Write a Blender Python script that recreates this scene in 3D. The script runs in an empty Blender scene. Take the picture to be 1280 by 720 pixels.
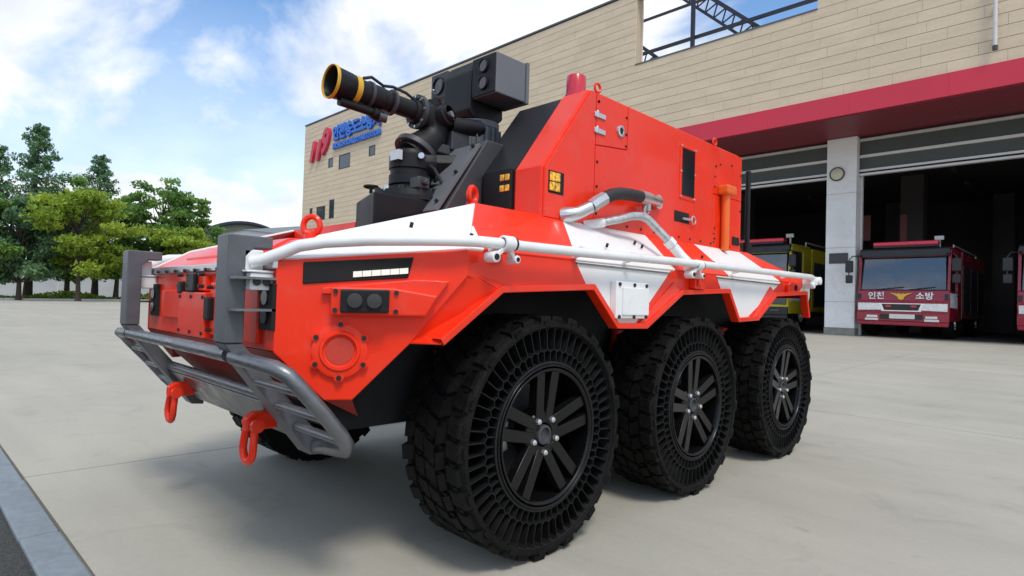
import bpy, bmesh, math, random
from mathutils import Vector, Matrix
R_ = math.radians
scene = bpy.context.scene
COL = scene.collection

# ------------------------------------------------------------------ camera
cam = bpy.data.cameras.new('camera'); cam_o = bpy.data.objects.new('camera', cam); COL.objects.link(cam_o)
cam.sensor_width = 36.0; cam.sensor_fit = 'HORIZONTAL'
cam.lens = 36.0 * 743.6115 / 1280.0
cam.clip_start = 0.05; cam.clip_end = 6000
_rot = Matrix(((0.70776094, -0.00380006, 0.7064418), (0.70577549, -0.03994956, -0.70730827), (0.03090985, 0.99919447, -0.02559275)))
cam_o.matrix_world = Matrix.Translation((0, 0, 0.89)) @ _rot.to_4x4()
scene.camera = cam_o

# ------------------------------------------------------------------ sky, sun, exposure
SUN_EL, SUN_AZ = 56.0, 115.0          # azimuth clockwise from +Y (north): sun to the right and a little behind the camera
world = bpy.data.worlds.new('World'); scene.world = world; world.use_nodes = True
def build_sky():
    nt = world.node_tree; nt.nodes.clear(); N = nt.nodes.new; L = nt.links.new
    out = N('ShaderNodeOutputWorld'); bg = N('ShaderNodeBackground'); bg.inputs['Strength'].default_value = 0.11
    sky = N('ShaderNodeTexSky'); sky.sky_type = 'NISHITA'; sky.sun_disc = False
    sky.sun_elevation = R_(SUN_EL); sky.sun_rotation = R_(SUN_AZ); sky.air_density = 1.0; sky.dust_density = 0.6; sky.ozone_density = 1.6
    tc = N('ShaderNodeTexCoord'); sep = N('ShaderNodeSeparateXYZ'); L(tc.outputs['Generated'], sep.inputs[0])
    zz = N('ShaderNodeMath'); zz.operation = 'ADD'; L(sep.outputs['Z'], zz.inputs[0]); zz.inputs[1].default_value = 0.22
    zm = N('ShaderNodeMath'); zm.operation = 'MAXIMUM'; L(zz.outputs[0], zm.inputs[0]); zm.inputs[1].default_value = 0.08
    dx = N('ShaderNodeMath'); dx.operation = 'DIVIDE'; L(sep.outputs['X'], dx.inputs[0]); L(zm.outputs[0], dx.inputs[1])
    dy = N('ShaderNodeMath'); dy.operation = 'DIVIDE'; L(sep.outputs['Y'], dy.inputs[0]); L(zm.outputs[0], dy.inputs[1])
    cb = N('ShaderNodeCombineXYZ'); L(dx.outputs[0], cb.inputs[0]); L(dy.outputs[0], cb.inputs[1])
    mp = N('ShaderNodeMapping'); mp.inputs['Location'].default_value = (-2.4, 5.5, 0); mp.inputs['Rotation'].default_value = (0, 0, R_(10)); mp.inputs['Scale'].default_value = (0.9, 1.35, 1)
    L(cb.outputs[0], mp.inputs[0])
    n1 = N('ShaderNodeTexNoise'); n1.inputs['Scale'].default_value = 1.25; n1.inputs['Detail'].default_value = 9; n1.inputs['Roughness'].default_value = 0.56; n1.inputs['Distortion'].default_value = 0.35
    L(mp.outputs[0], n1.inputs['Vector'])
    rp = N('ShaderNodeValToRGB'); rp.color_ramp.elements[0].position = 0.42; rp.color_ramp.elements[0].color = (0.0, 0.0, 0.0, 1)
    rp.color_ramp.elements[1].position = 0.57; rp.color_ramp.elements[1].color = (0.97, 0.97, 0.97, 1)
    L(n1.outputs['Fac'], rp.inputs[0])
    # thicker veil towards the horizon, all the way round
    hz = N('ShaderNodeMapRange'); hz.inputs['From Min'].default_value = 0.0; hz.inputs['From Max'].default_value = 0.42
    hz.inputs['To Min'].default_value = 0.92; hz.inputs['To Max'].default_value = 0.0; L(sep.outputs['Z'], hz.inputs['Value'])
    mx = N('ShaderNodeMath'); mx.operation = 'MAXIMUM'; L(rp.outputs[0], mx.inputs[0]); L(hz.outputs[0], mx.inputs[1])
    n2 = N('ShaderNodeTexNoise'); n2.inputs['Scale'].default_value = 2.4; n2.inputs['Detail'].default_value = 6
    L(mp.outputs[0], n2.inputs['Vector'])
    cr = N('ShaderNodeValToRGB'); cr.color_ramp.elements[0].position = 0.33; cr.color_ramp.elements[0].color = (5.6, 5.9, 6.4, 1)
    cr.color_ramp.elements[1].position = 0.66; cr.color_ramp.elements[1].color = (7.7, 7.75, 7.8, 1)
    L(n2.outputs['Fac'], cr.inputs[0])
    gain = N('ShaderNodeMix'); gain.data_type = 'RGBA'; gain.blend_type = 'MULTIPLY'; gain.inputs[0].default_value = 1.0
    L(sky.outputs[0], gain.inputs[6]); gain.inputs[7].default_value = (1.10, 1.32, 1.46, 1)
    mix = N('ShaderNodeMix'); mix.data_type = 'RGBA'; L(mx.outputs[0], mix.inputs[0]); L(gain.outputs[2], mix.inputs[6]); L(cr.outputs[0], mix.inputs[7])
    L(mix.outputs[2], bg.inputs['Color']); L(bg.outputs[0], out.inputs[0])
build_sky()
sun = bpy.data.lights.new('sun', 'SUN'); sun.energy = 1.6; sun.angle = R_(15); sun.color = (1.0, 0.95, 0.87)
sun_o = bpy.data.objects.new('sun', sun); COL.objects.link(sun_o)
_sd = Vector((math.sin(R_(SUN_AZ)) * math.cos(R_(SUN_EL)), math.cos(R_(SUN_AZ)) * math.cos(R_(SUN_EL)), math.sin(R_(SUN_EL))))
sun_o.rotation_euler = _sd.to_track_quat('Z', 'Y').to_euler(); sun_o.location = (20, -10, 40)
vs = scene.view_settings; vs.view_transform = 'Standard'; vs.look = 'None'; vs.exposure = 0.48; vs.gamma = 1.0; vs.use_curve_mapping = False

# ------------------------------------------------------------------ materials
MATS = {}
def mat(name, col, rough=0.5, metal=0.0, coat=0.0, var=0.06, scale=6.0, bump=0.0, bscale=60.0, emit=None, spec=0.5, trans=0.0, rvar=0.08, dust=0.0):
    if name in MATS: return MATS[name]
    m = bpy.data.materials.new(name); m.use_nodes = True; nt = m.node_tree; N = nt.nodes.new; L = nt.links.new
    b = nt.nodes['Principled BSDF']
    b.inputs['Roughness'].default_value = rough; b.inputs['Metallic'].default_value = metal
    b.inputs['Coat Weight'].default_value = coat; b.inputs['Coat Roughness'].default_value = 0.06
    b.inputs['Specular IOR Level'].default_value = spec; b.inputs['Transmission Weight'].default_value = trans
    tc = N('ShaderNodeTexCoord')
    n = N('ShaderNodeTexNoise'); n.inputs['Scale'].default_value = scale; n.inputs['Detail'].default_value = 6; L(tc.outputs['Object'], n.inputs['Vector'])
    mr = N('ShaderNodeMapRange'); mr.inputs['From Min'].default_value = 0.25; mr.inputs['From Max'].default_value = 0.75
    mr.inputs['To Min'].default_value = 1 - var; mr.inputs['To Max'].default_value = 1 + var; L(n.outputs['Fac'], mr.inputs['Value'])
    mx = N('ShaderNodeMix'); mx.data_type = 'RGBA'; mx.blend_type = 'MULTIPLY'; mx.inputs[0].default_value = 1
    mx.inputs[6].default_value = (*col, 1); L(mr.outputs[0], mx.inputs[7]); L(mx.outputs[2], b.inputs['Base Color'])
    r2 = N('ShaderNodeMapRange'); r2.inputs['From Min'].default_value = 0.3; r2.inputs['From Max'].default_value = 0.7
    r2.inputs['To Min'].default_value = max(0.02, rough - rvar); r2.inputs['To Max'].default_value = min(1, rough + rvar); L(n.outputs['Fac'], r2.inputs['Value']); L(r2.outputs[0], b.inputs['Roughness'])
    if dust:
        nd = N('ShaderNodeTexNoise'); nd.inputs['Scale'].default_value = 9; nd.inputs['Detail'].default_value = 9; nd.inputs['Roughness'].default_value = .72; nd.inputs['Distortion'].default_value = .8; L(tc.outputs['Object'], nd.inputs['Vector'])
        rd = N('ShaderNodeMapRange'); rd.inputs['From Min'].default_value = .50; rd.inputs['From Max'].default_value = .74; rd.inputs['To Min'].default_value = 0; rd.inputs['To Max'].default_value = dust; L(nd.outputs['Fac'], rd.inputs['Value'])
        md = N('ShaderNodeMix'); md.data_type = 'RGBA'; L(rd.outputs[0], md.inputs[0]); L(mx.outputs[2], md.inputs[6]); md.inputs[7].default_value = (.30, .25, .20, 1); L(md.outputs[2], b.inputs['Base Color'])
    if bump:
        nb = N('ShaderNodeTexNoise'); nb.inputs['Scale'].default_value = bscale; nb.inputs['Detail'].default_value = 4; L(tc.outputs['Object'], nb.inputs['Vector'])
        bp = N('ShaderNodeBump'); bp.inputs['Strength'].default_value = bump; bp.inputs['Distance'].default_value = 0.02; L(nb.outputs['Fac'], bp.inputs['Height']); L(bp.outputs[0], b.inputs['Normal'])
    if emit: b.inputs['Emission Color'].default_value = (*emit[0], 1); b.inputs['Emission Strength'].default_value = emit[1]
    MATS[name] = m; return m

RED = (0.84, 0.030, 0.005)
M_red = mat('robot red paint', RED, 0.36, coat=0.22, var=0.06, scale=2.2, spec=0.28, rvar=0.14, dust=0.14)
M_white = mat('robot white paint', (0.80, 0.80, 0.79), 0.35, coat=0.2, var=0.05, scale=5, dust=0.22)
M_black = mat('black powder coat', (0.010, 0.010, 0.0115), 0.48, var=0.25, scale=8, bump=0.05, bscale=300, spec=0.28)
M_void = mat('dark recess', (0.006, 0.006, 0.006), 0.8)  # near black; on belly, wheel wells and tyre cells it paints in shade
M_post = mat('grey painted post', (0.095, 0.098, 0.108), 0.45, var=0.2, scale=12, bump=0.06, bscale=120)
M_charc = mat('charcoal painted steel', (0.045, 0.047, 0.052), 0.5, var=0.15, scale=10, bump=0.04, bscale=200)
M_greybox = mat('grey sensor housing', (0.135, 0.14, 0.15), 0.45, var=0.08)
M_gun = mat('worn grey steel', (0.175, 0.18, 0.19), 0.34, metal=0.65, var=0.28, scale=14, bump=0.06, bscale=90, rvar=0.15)
M_silver = mat('bright steel', (0.60, 0.60, 0.60), 0.30, metal=0.85, var=0.05, scale=12)
M_galv = mat('braided steel hose', (0.50, 0.50, 0.50), 0.42, metal=0.7, var=0.2, scale=60)
M_rubber = mat('tyre rubber', (0.0042, 0.0041, 0.004), 0.60, var=0.75, scale=13, bump=0.35, bscale=140, rvar=0.12, spec=0.15, dust=0.035)
M_web = mat('airless spoke rubber', (0.010, 0.010, 0.0103), 0.5, var=0.35, scale=14, spec=0.25)
M_alloy = mat('satin black alloy', (0.004, 0.004, 0.0045), 0.30, var=0.1, coat=0.05, spec=0.28)
M_hose = mat('black rubber hose', (0.018, 0.017, 0.018), 0.55)
M_glassd = mat('dark glass', (0.012, 0.014, 0.016), 0.08, coat=0.6, rvar=0.02)
M_lens = mat('camera lens glass', (0.03, 0.008, 0.012), 0.08, coat=0.9, rvar=0.02)
M_yel = mat('amber lamp lens', (0.80, 0.42, 0.015), 0.25, coat=0.3, var=0.85, scale=70)
M_band = mat('yellow nozzle band', (0.62, 0.36, 0.02), 0.45, var=0.12)
M_led = mat('work lamp led strip', (0.85, 0.85, 0.75), 0.3, emit=((1.0, 1.0, 0.85), 0.12))
M_orange = mat('orange exhaust paint', (0.78, 0.13, 0.012), 0.45, var=0.06)
M_beacon = mat('red beacon lens', (0.55, 0.012, 0.035), 0.25, coat=0.5)
M_bolt = mat('black bolt', (0.012, 0.012, 0.012), 0.45)
M_darkred = mat('shaded red paint', (0.36, 0.018, 0.012), 0.55, var=0.2)  # red with the down-facing nose plates' shade put into the colour; dampers share it

def striped(name, bands):
    """white paint where a + b z < y < c + d z (object space), red elsewhere: the masked-off paint scheme"""
    m = bpy.data.materials.new(name); m.use_nodes = True; nt = m.node_tree; N = nt.nodes.new; L = nt.links.new
    b = nt.nodes['Principled BSDF']; b.inputs['Roughness'].default_value = 0.36; b.inputs['Coat Weight'].default_value = 0.22; b.inputs['Coat Roughness'].default_value = 0.06; b.inputs['Specular IOR Level'].default_value = 0.28
    tc = N('ShaderNodeTexCoord'); s = N('ShaderNodeSeparateXYZ'); L(tc.outputs['Object'], s.inputs[0])
    def lin(a, k):
        n = N('ShaderNodeMath'); n.operation = 'MULTIPLY_ADD'; L(s.outputs['Z'], n.inputs[0]); n.inputs[1].default_value = k; n.inputs[2].default_value = a; return n.outputs[0]
    tot = None
    for a, k, c, d in bands:
        g = N('ShaderNodeMath'); g.operation = 'GREATER_THAN'; L(s.outputs['Y'], g.inputs[0]); L(lin(a, k), g.inputs[1])
        h = N('ShaderNodeMath'); h.operation = 'LESS_THAN'; L(s.outputs['Y'], h.inputs[0]); L(lin(c, d), h.inputs[1])
        p = N('ShaderNodeMath'); p.operation = 'MULTIPLY'; L(g.outputs[0], p.inputs[0]); L(h.outputs[0], p.inputs[1])
        if tot is None: tot = p.outputs[0]
        else:
            q = N('ShaderNodeMath'); q.operation = 'MAXIMUM'; L(tot, q.inputs[0]); L(p.outputs[0], q.inputs[1]); tot = q.outputs[0]
    n = N('ShaderNodeTexNoise'); n.inputs['Scale'].default_value = 5; n.inputs['Detail'].default_value = 6; L(tc.outputs['Object'], n.inputs['Vector'])
    mr = N('ShaderNodeMapRange'); mr.inputs['To Min'].default_value = 0.93; mr.inputs['To Max'].default_value = 1.07; L(n.outputs['Fac'], mr.inputs['Value'])
    mx = N('ShaderNodeMix'); mx.data_type = 'RGBA'; L(tot, mx.inputs[0]); mx.inputs[6].default_value = (*RED, 1); mx.inputs[7].default_value = (0.80, 0.80, 0.79, 1)
    mm = N('ShaderNodeMix'); mm.data_type = 'RGBA'; mm.blend_type = 'MULTIPLY'; mm.inputs[0].default_value = 1; L(mx.outputs[2], mm.inputs[6]); L(mr.outputs[0], mm.inputs[7]); L(mm.outputs[2], b.inputs['Base Color'])
    return m

# ------------------------------------------------------------------ mesh helpers
class MB:
    def __init__(s, off=(0, 0, 0)): s.v = []; s.f = []; s.mi = []; s.sm = []; s.off = Vector(off)
    def add(s, vs, fs, mi=0, smooth=False):
        k = len(s.v); s.v += [Vector(p) - s.off for p in vs]
        for f in fs: s.f.append([i + k for i in f]); s.mi.append(mi); s.sm.append(smooth)
        return s
    def box(s, a, b, mi=0):
        x0, y0, z0 = a; x1, y1, z1 = b
        x0, x1 = sorted((x0, x1)); y0, y1 = sorted((y0, y1)); z0, z1 = sorted((z0, z1))
        return s.add([(x0, y0, z0), (x1, y0, z0), (x1, y1, z0), (x0, y1, z0), (x0, y0, z1), (x1, y0, z1), (x1, y1, z1), (x0, y1, z1)],
                     [(3, 2, 1, 0), (4, 5, 6, 7), (0, 1, 5, 4), (1, 2, 6, 5), (2, 3, 7, 6), (3, 0, 4, 7)], mi)
    def obox(s, c, h, rot, mi=0):
        m = rot.to_3x3() if hasattr(rot, 'to_3x3') else rot
        P = [Vector(c) + m @ Vector((sx * h[0], sy * h[1], sz * h[2])) for sx, sy, sz in
             [(-1, -1, -1), (1, -1, -1), (1, 1, -1), (-1, 1, -1), (-1, -1, 1), (1, -1, 1), (1, 1, 1), (-1, 1, 1)]]
        return s.add(P, [(3, 2, 1, 0), (4, 5, 6, 7), (0, 1, 5, 4), (1, 2, 6, 5), (2, 3, 7, 6), (3, 0, 4, 7)], mi)
    def bar(s, p0, p1, w, h, up=(0, 0, 1), mi=0):
        p0, p1 = Vector(p0), Vector(p1); d = (p1 - p0); l = d.length; d.normalize(); up = Vector(up)
        sd = d.cross(up).normalized(); u = sd.cross(d)
        return s.obox((p0 + p1) / 2, (w / 2, l / 2, h / 2), Matrix((sd, d, u)).transposed(), mi)
    def prism(s, poly, axis, a, b, mi=0):
        n = len(poly)
        def P(p, t):
            return {0: (t, p[0], p[1]), 1: (p[0], t, p[1]), 2: (p[0], p[1], t)}[axis]
        vs = [P(p, a) for p in poly] + [P(p, b) for p in poly]
        fs = [list(range(n))[::-1], list(range(n, 2 * n))] + [(i, (i + 1) % n, n + (i + 1) % n, n + i) for i in range(n)]
        return s.add(vs, fs, mi)
    def tube(s, pts, r, n=10, cap=True, mi=0, closed=False):
        pts = [Vector(p) for p in pts]; m = len(pts); rr = r if isinstance(r, (list, tuple)) else [r] * m
        vs = []; ref = None
        for i, p in enumerate(pts):
            a = pts[i - 1] if (i > 0 or closed) else p; b = pts[(i + 1) % m] if (i < m - 1 or closed) else p
            t = (b - a).normalized()
            if ref is None: ref = t.cross(Vector((0.13, 0.21, 1))).normalized() if abs(t.z) < 0.95 else t.cross(Vector((1, 0.1, 0))).normalized()
            ref = (ref - t * ref.dot(t)).normalized(); bn = t.cross(ref)
            for k in range(n):
                an = 2 * math.pi * k / n; vs.append(p + (ref * math.cos(an) + bn * math.sin(an)) * rr[i])
        fs = []
        for i in range(m if closed else m - 1):
            j = (i + 1) % m
            for k in range(n): fs.append((i * n + k, i * n + (k + 1) % n, j * n + (k + 1) % n, j * n + k))
        s.add(vs, fs, mi, True)
        if cap and not closed:
            k0 = len(s.v) - len(vs); s.f.append([k0 + k for k in range(n)][::-1]); s.mi.append(mi); s.sm.append(False)
            s.f.append([k0 + (m - 1) * n + k for k in range(n)]); s.mi.append(mi); s.sm.append(False)
        return s
    def cyl(s, p0, p1, r, n=14, mi=0): return s.tube([p0, p1], r, n, True, mi)
    def lathe(s, prof, origin, axis, n=32, mi=0, smooth=True):
        """prof: list of (along, radius)"""
        o = Vector(origin); d = Vector(axis).normalized(); a = d.cross(Vector((0, 0, 1))) if abs(d.z) < 0.9 else d.cross(Vector((0, 1, 0))); a.normalize(); b = d.cross(a)
        vs = []
        for t, r in prof:
            for k in range(n):
                an = 2 * math.pi * k / n; vs.append(o + d * t + (a * math.cos(an) + b * math.sin(an)) * r)
        fs = [(i * n + k, i * n + (k + 1) % n, (i + 1) * n + (k + 1) % n, (i + 1) * n + k) for i in range(len(prof) - 1) for k in range(n)]
        s.add(vs, fs, mi, smooth)
        return s
    def mesh(s, name, mats):
        me = bpy.data.meshes.new(name); me.from_pydata([tuple(v) for v in s.v], [], s.f)
        for m in (mats if isinstance(mats, (list, tuple)) else [mats]): me.materials.append(m)
        me.polygons.foreach_set('material_index', s.mi); me.polygons.foreach_set('use_smooth', s.sm); me.update(); return me
    def build(s, name, mats, parent=None, bevel=0, seg=2, fix=True, loc=None):
        me = s.mesh(name, mats)
        if fix:
            bm = bmesh.new(); bm.from_mesh(me); bmesh.ops.recalc_face_normals(bm, faces=bm.faces); bm.to_mesh(me); bm.free()
        if any(s.sm): me.set_sharp_from_angle(angle=R_(38))
        o = bpy.data.objects.new(name, me); COL.objects.link(o); o.parent = parent
        if loc: o.location = loc
        if bevel:
            b = o.modifiers.new('bevel', 'BEVEL'); b.width = bevel; b.segments = seg; b.limit_method = 'ANGLE'; b.angle_limit = R_(25); b.harden_normals = False
        return o
def tag(o, label=None, cat=None, group=None, kind=None):
    if label: o['label'] = label
    if cat: o['category'] = cat
    if group: o['group'] = group
    if kind: o['kind'] = kind
    return o
def empty(name, loc=(0, 0, 0), parent=None, rz=0):
    o = bpy.data.objects.new(name, None); COL.objects.link(o); o.location = loc; o.parent = parent; o.rotation_euler[2] = rz; o.empty_display_size = 0.2; return o
def copy_tree(o, parent=None, memo=None):
    c = o.copy(); COL.objects.link(c); c.parent = parent
    for ch in list(o.children): copy_tree(ch, c)
    return c
def circ(c, r, n, axis=2, ph=0):
    out = []
    for k in range(n):
        a = ph + 2 * math.pi * k / n
        if axis == 0: out.append((c[0], c[1] + r * math.cos(a), c[2] + r * math.sin(a)))
        elif axis == 1: out.append((c[0] + r * math.cos(a), c[1], c[2] + r * math.sin(a)))
        else: out.append((c[0] + r * math.cos(a), c[1] + r * math.sin(a), c[2]))
    return out
def text(name, body, size, m, parent, loc, rot, ext=0.01, sx=1.0, shear=0.0, bold=0.0):
    c = bpy.data.curves.new(name, 'FONT'); c.body = body; c.size = size; c.extrude = ext; c.align_x = 'CENTER'; c.align_y = 'CENTER'; c.shear = shear; c.offset = bold; c.resolution_u = 3
    t = bpy.data.objects.new(name, c); COL.objects.link(t)
    dg = bpy.context.evaluated_depsgraph_get(); me = bpy.data.meshes.new_from_object(t.evaluated_get(dg)); bpy.data.objects.remove(t); me.materials.clear(); me.materials.append(m)
    o = bpy.data.objects.new(name, me); COL.objects.link(o); o.parent = parent; o.location = loc; o.rotation_euler = rot; o.scale = (sx, 1, 1); return o

# ================================================================== SETTING
def ground_h(y):
    if y < 5.83: return 0.0
    if y < 19.2: return 0.2 * (y - 5.83) / (19.2 - 5.83)
    return 0.2
def concrete_mat(name, base, mott=0.0):
    m = bpy.data.materials.new(name); m.use_nodes = True; nt = m.node_tree; N = nt.nodes.new; L = nt.links.new
    b = nt.nodes['Principled BSDF']; b.inputs['Roughness'].default_value = 0.82; b.inputs['Specular IOR Level'].default_value = 0.35
    g = N('ShaderNodeNewGeometry')
    def noise(sc, det, rough=0.55, stretch=None, dist=0.0):
        n = N('ShaderNodeTexNoise'); n.inputs['Scale'].default_value = sc; n.inputs['Detail'].default_value = det; n.inputs['Roughness'].default_value = rough; n.inputs['Distortion'].default_value = dist
        if stretch:
            mp = N('ShaderNodeMapping'); mp.inputs['Scale'].default_value = stretch; L(g.outputs['Position'], mp.inputs[0]); L(mp.outputs[0], n.inputs['Vector'])
        else: L(g.outputs['Position'], n.inputs['Vector'])
        return n.outputs['Fac']
    def rng(src, lo, hi, a=0.3, c=0.7):
        r = N('ShaderNodeMapRange'); r.inputs['From Min'].default_value = a; r.inputs['From Max'].default_value = c; r.inputs['To Min'].default_value = lo; r.inputs['To Max'].default_value = hi; L(src, r.inputs['Value']); return r.outputs[0]
    def mul(a, c):
        n = N('ShaderNodeMath'); n.operation = 'MULTIPLY'; L(a, n.inputs[0]); L(c, n.inputs[1]); return n.outputs[0]
    big = rng(noise(0.35, 5, 0.6, dist=0.6), 0.90, 1.07); streak = rng(noise(1.6, 6, 0.6, (0.35, 1.7, 1), 0.4), 0.93, 1.05); fine = rng(noise(38, 6, 0.7), 0.955, 1.04); spk = rng(noise(190, 2), 0.96, 1.03)
    blot = rng(noise(2.1, 7, 0.65, dist=1.0), 0.90, 1.0, 0.33, 0.45)
    spot = rng(noise(5.5, 3, 0.5, dist=0.3), 0.86, 1.0, 0.24, 0.31); mot = rng(noise(11, 6, 0.7, dist=1.2), 1 - 1.6 * mott, 1 + mott)
    f = mul(mul(mul(mul(big, streak), mul(fine, spk)), blot), mul(spot, mot))
    mx = N('ShaderNodeMix'); mx.data_type = 'RGBA'; mx.blend_type = 'MULTIPLY'; mx.inputs[0].default_value = 1; mx.inputs[6].default_value = (*base, 1); L(f, mx.inputs[7]); L(mx.outputs[2], b.inputs['Base Color'])
    bp = N('ShaderNodeBump'); bp.inputs['Strength'].default_value = 0.25; bp.inputs['Distance'].default_value = 0.004; L(noise(90, 5, 0.7), bp.inputs['Height']); L(bp.outputs[0], b.inputs['Normal'])
    return m
M_conc = concrete_mat('smooth yard concrete', (0.405, 0.386, 0.325))
M_kerb = concrete_mat('blue grey kerb granite', (0.215, 0.25, 0.275), 0.10)
M_asph = mat('coarse asphalt', (0.055, 0.056, 0.052), 0.9, var=0.6, scale=80, bump=0.8, bscale=120)
M_soil = mat('dry verge soil', (0.20, 0.17, 0.10), 0.95, var=0.3, scale=0.6)

def kerb_y(x): return 0.427 + 0.0262 * (x + 2.23)
def build_ground():
    S = 2500.0
    ys = [-S, -0.02 - 0.3, 5.83, 19.2, S]
    mb = MB(); vs = []; fs = []
    for y in ys:
        for x in (-S, S): vs.append((x, y, ground_h(y) - 0.014))
    for i in range(len(ys) - 1): fs.append((2 * i, 2 * i + 1, 2 * i + 3, 2 * i + 2))
    mb.add(vs, fs); g = mb.build('ground', M_conc, fix=False); tag(g, kind='structure')
    # concrete bays with open joints
    J = 0.005
    def slab(x0, x1, y0f, y1):
        m = MB(); a = [(x0 + J, y0f(x0 + J) + J), (x1 - J, y0f(x1 - J) + J), (x1 - J, y1 - J), (x0 + J, y1 - J)]
        z = [ground_h(q[1]) if q[1] < 19 else 0.2 for q in a]
        m.add([(q[0], q[1], h) for q, h in zip(a, z)] + [(q[0], q[1], h - 0.03) for q, h in zip(a, z)], [(0, 1, 2, 3), (0, 4, 5, 1), (1, 5, 6, 2), (2, 6, 7, 3), (3, 7, 4, 0)])
        m.build('slab', M_conc, g, fix=False)
    for k in range(-7, 3): slab(-3.6 + 5.0 * k, 1.4 + 5.0 * k, kerb_y, 5.83)
    for k in range(-7, 3): slab(-2.75 + 5.0 * k, 2.25 + 5.0 * k, lambda x: 5.83, 19.2)
    # asphalt lane in front of the kerb and the flush granite kerb stones
    m = MB(); m.add([(-45, kerb_y(-45) - 0.125, -0.008), (-45, -60, -0.008), (12, -60, -0.008), (12, kerb_y(12) - 0.125, -0.008)], [(0, 1, 2, 3)])
    tag(m.build('asphalt_road', M_asph, fix=False), kind='structure')
    kb = MB(); kb.add([(-45, kerb_y(-45) - 0.13, -0.006), (12, kerb_y(12) - 0.13, -0.006), (12, kerb_y(12), -0.006), (-45, kerb_y(-45), -0.006)], [(0, 1, 2, 3)])
    k = kb.build('kerb', M_asph, fix=False); tag(k, kind='structure')
    rnd = random.Random(5); x = -2.713 - 0.815 * 30
    sm = MB().box((0, -0.118, -0.08), (0.808, 0, 0)).mesh('kerb_stone', M_kerb)
    for i in range(46):
        o = bpy.data.objects.new('kerb_stone', sm); COL.objects.link(o); o.parent = k; o.location = (x, kerb_y(x) - 0.005, 0.004 + rnd.uniform(-0.002, 0.003)); o.rotation_euler = (0, 0, 0.0262 + rnd.uniform(-0.003, 0.003))
        b = o.modifiers.new('b', 'BEVEL'); b.width = 0.006; b.segments = 2
        x += 0.815
build_ground()

# ================================================================== FIRE STATION
YF, YB = 19.0, 21.3
def clad_mat():
    m = bpy.data.materials.new('buff stone cladding'); m.use_nodes = True; nt = m.node_tree; N = nt.nodes.new; L = nt.links.new
    b = nt.nodes['Principled BSDF']; b.inputs['Roughness'].default_value = 0.75
    oi = N('ShaderNodeAttribute'); oi.attribute_type = 'GEOMETRY'; oi.attribute_name = 'tone'
    ob = N('ShaderNodeObjectInfo')
    g = N('ShaderNodeNewGeometry')
    mp = N('ShaderNodeMapping'); mp.inputs['Scale'].default_value = (0.8, 0.8, 3.2); L(g.outputs['Position'], mp.inputs[0])
    n = N('ShaderNodeTexNoise'); n.inputs['Scale'].default_value = 1.3; n.inputs['Detail'].default_value = 7; L(mp.outputs[0], n.inputs['Vector'])
    n2 = N('ShaderNodeTexNoise'); n2.inputs['Scale'].default_value = 14; n2.inputs['Detail'].default_value = 5; L(g.outputs['Position'], n2.inputs['Vector'])
    def rng(src, lo, hi, a=0.3, c=0.7):
        r = N('ShaderNodeMapRange'); r.inputs['From Min'].default_value = a; r.inputs['From Max'].default_value = c; r.inputs['To Min'].default_value = lo; r.inputs['To Max'].default_value = hi; L(src, r.inputs['Value']); return r.outputs[0]
    def mul(a, c):
        q = N('ShaderNodeMath'); q.operation = 'MULTIPLY'; L(a, q.inputs[0]); L(c, q.inputs[1]); return q.outputs[0]
    f = mul(mul(rng(n.outputs['Fac'], 0.93, 1.06), rng(n2.outputs['Fac'], 0.95, 1.05)), mul(rng(ob.outputs['Random'], 0.965, 1.03, 0, 1), rng(oi.outputs['Fac'], 1.025, 0.965, 0, 1)))
    mx = N('ShaderNodeMix'); mx.data_type = 'RGBA'; mx.blend_type = 'MULTIPLY'; mx.inputs[0].default_value = 1; mx.inputs[6].default_value = (0.64, 0.52, 0.375, 1); L(f, mx.inputs[7]); L(mx.outputs[2], b.inputs['Base Color'])
    return m
M_clad = clad_mat()
M_joint = mat('cladding joint', (0.48, 0.385, 0.275), 0.9)
M_cap = mat('dark roof flashing', (0.10, 0.10, 0.11), 0.5)
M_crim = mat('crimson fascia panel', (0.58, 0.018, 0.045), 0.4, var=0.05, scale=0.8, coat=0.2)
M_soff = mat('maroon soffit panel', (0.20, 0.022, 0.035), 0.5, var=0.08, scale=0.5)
M_gran = concrete_mat('pale grey pillar granite', (0.80, 0.80, 0.79))
M_dkgran = mat('grey plinth', (0.22, 0.23, 0.20), 0.8, var=0.2)
M_shut = mat('dark green grey shutter', (0.060, 0.070, 0.066), 0.5, var=0.15, scale=2)
M_alu = mat('pale aluminium rail', (0.62, 0.60, 0.58), 0.4, metal=0.2)
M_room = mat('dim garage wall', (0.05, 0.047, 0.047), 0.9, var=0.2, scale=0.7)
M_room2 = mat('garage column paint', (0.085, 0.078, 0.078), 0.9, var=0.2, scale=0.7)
M_steel = mat('dark navy roof steel', (0.018, 0.02, 0.035), 0.5)
M_blue = mat('blue sign lettering', (0.012, 0.13, 0.56), 0.4)
M_sred = mat('red sign numerals', (0.55, 0.018, 0.06), 0.4)
M_winf = mat('dark window frame', (0.05, 0.05, 0.055), 0.5)
M_pane = mat('window pane', (0.03, 0.035, 0.04), 0.08, coat=0.5, rvar=0.02)
M_lampg = mat('wall lamp glass', (0.55, 0.52, 0.38), 0.4)
M_poster = mat('faded notice board', (0.30, 0.12, 0.125), 0.7, var=0.2, scale=3)

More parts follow.
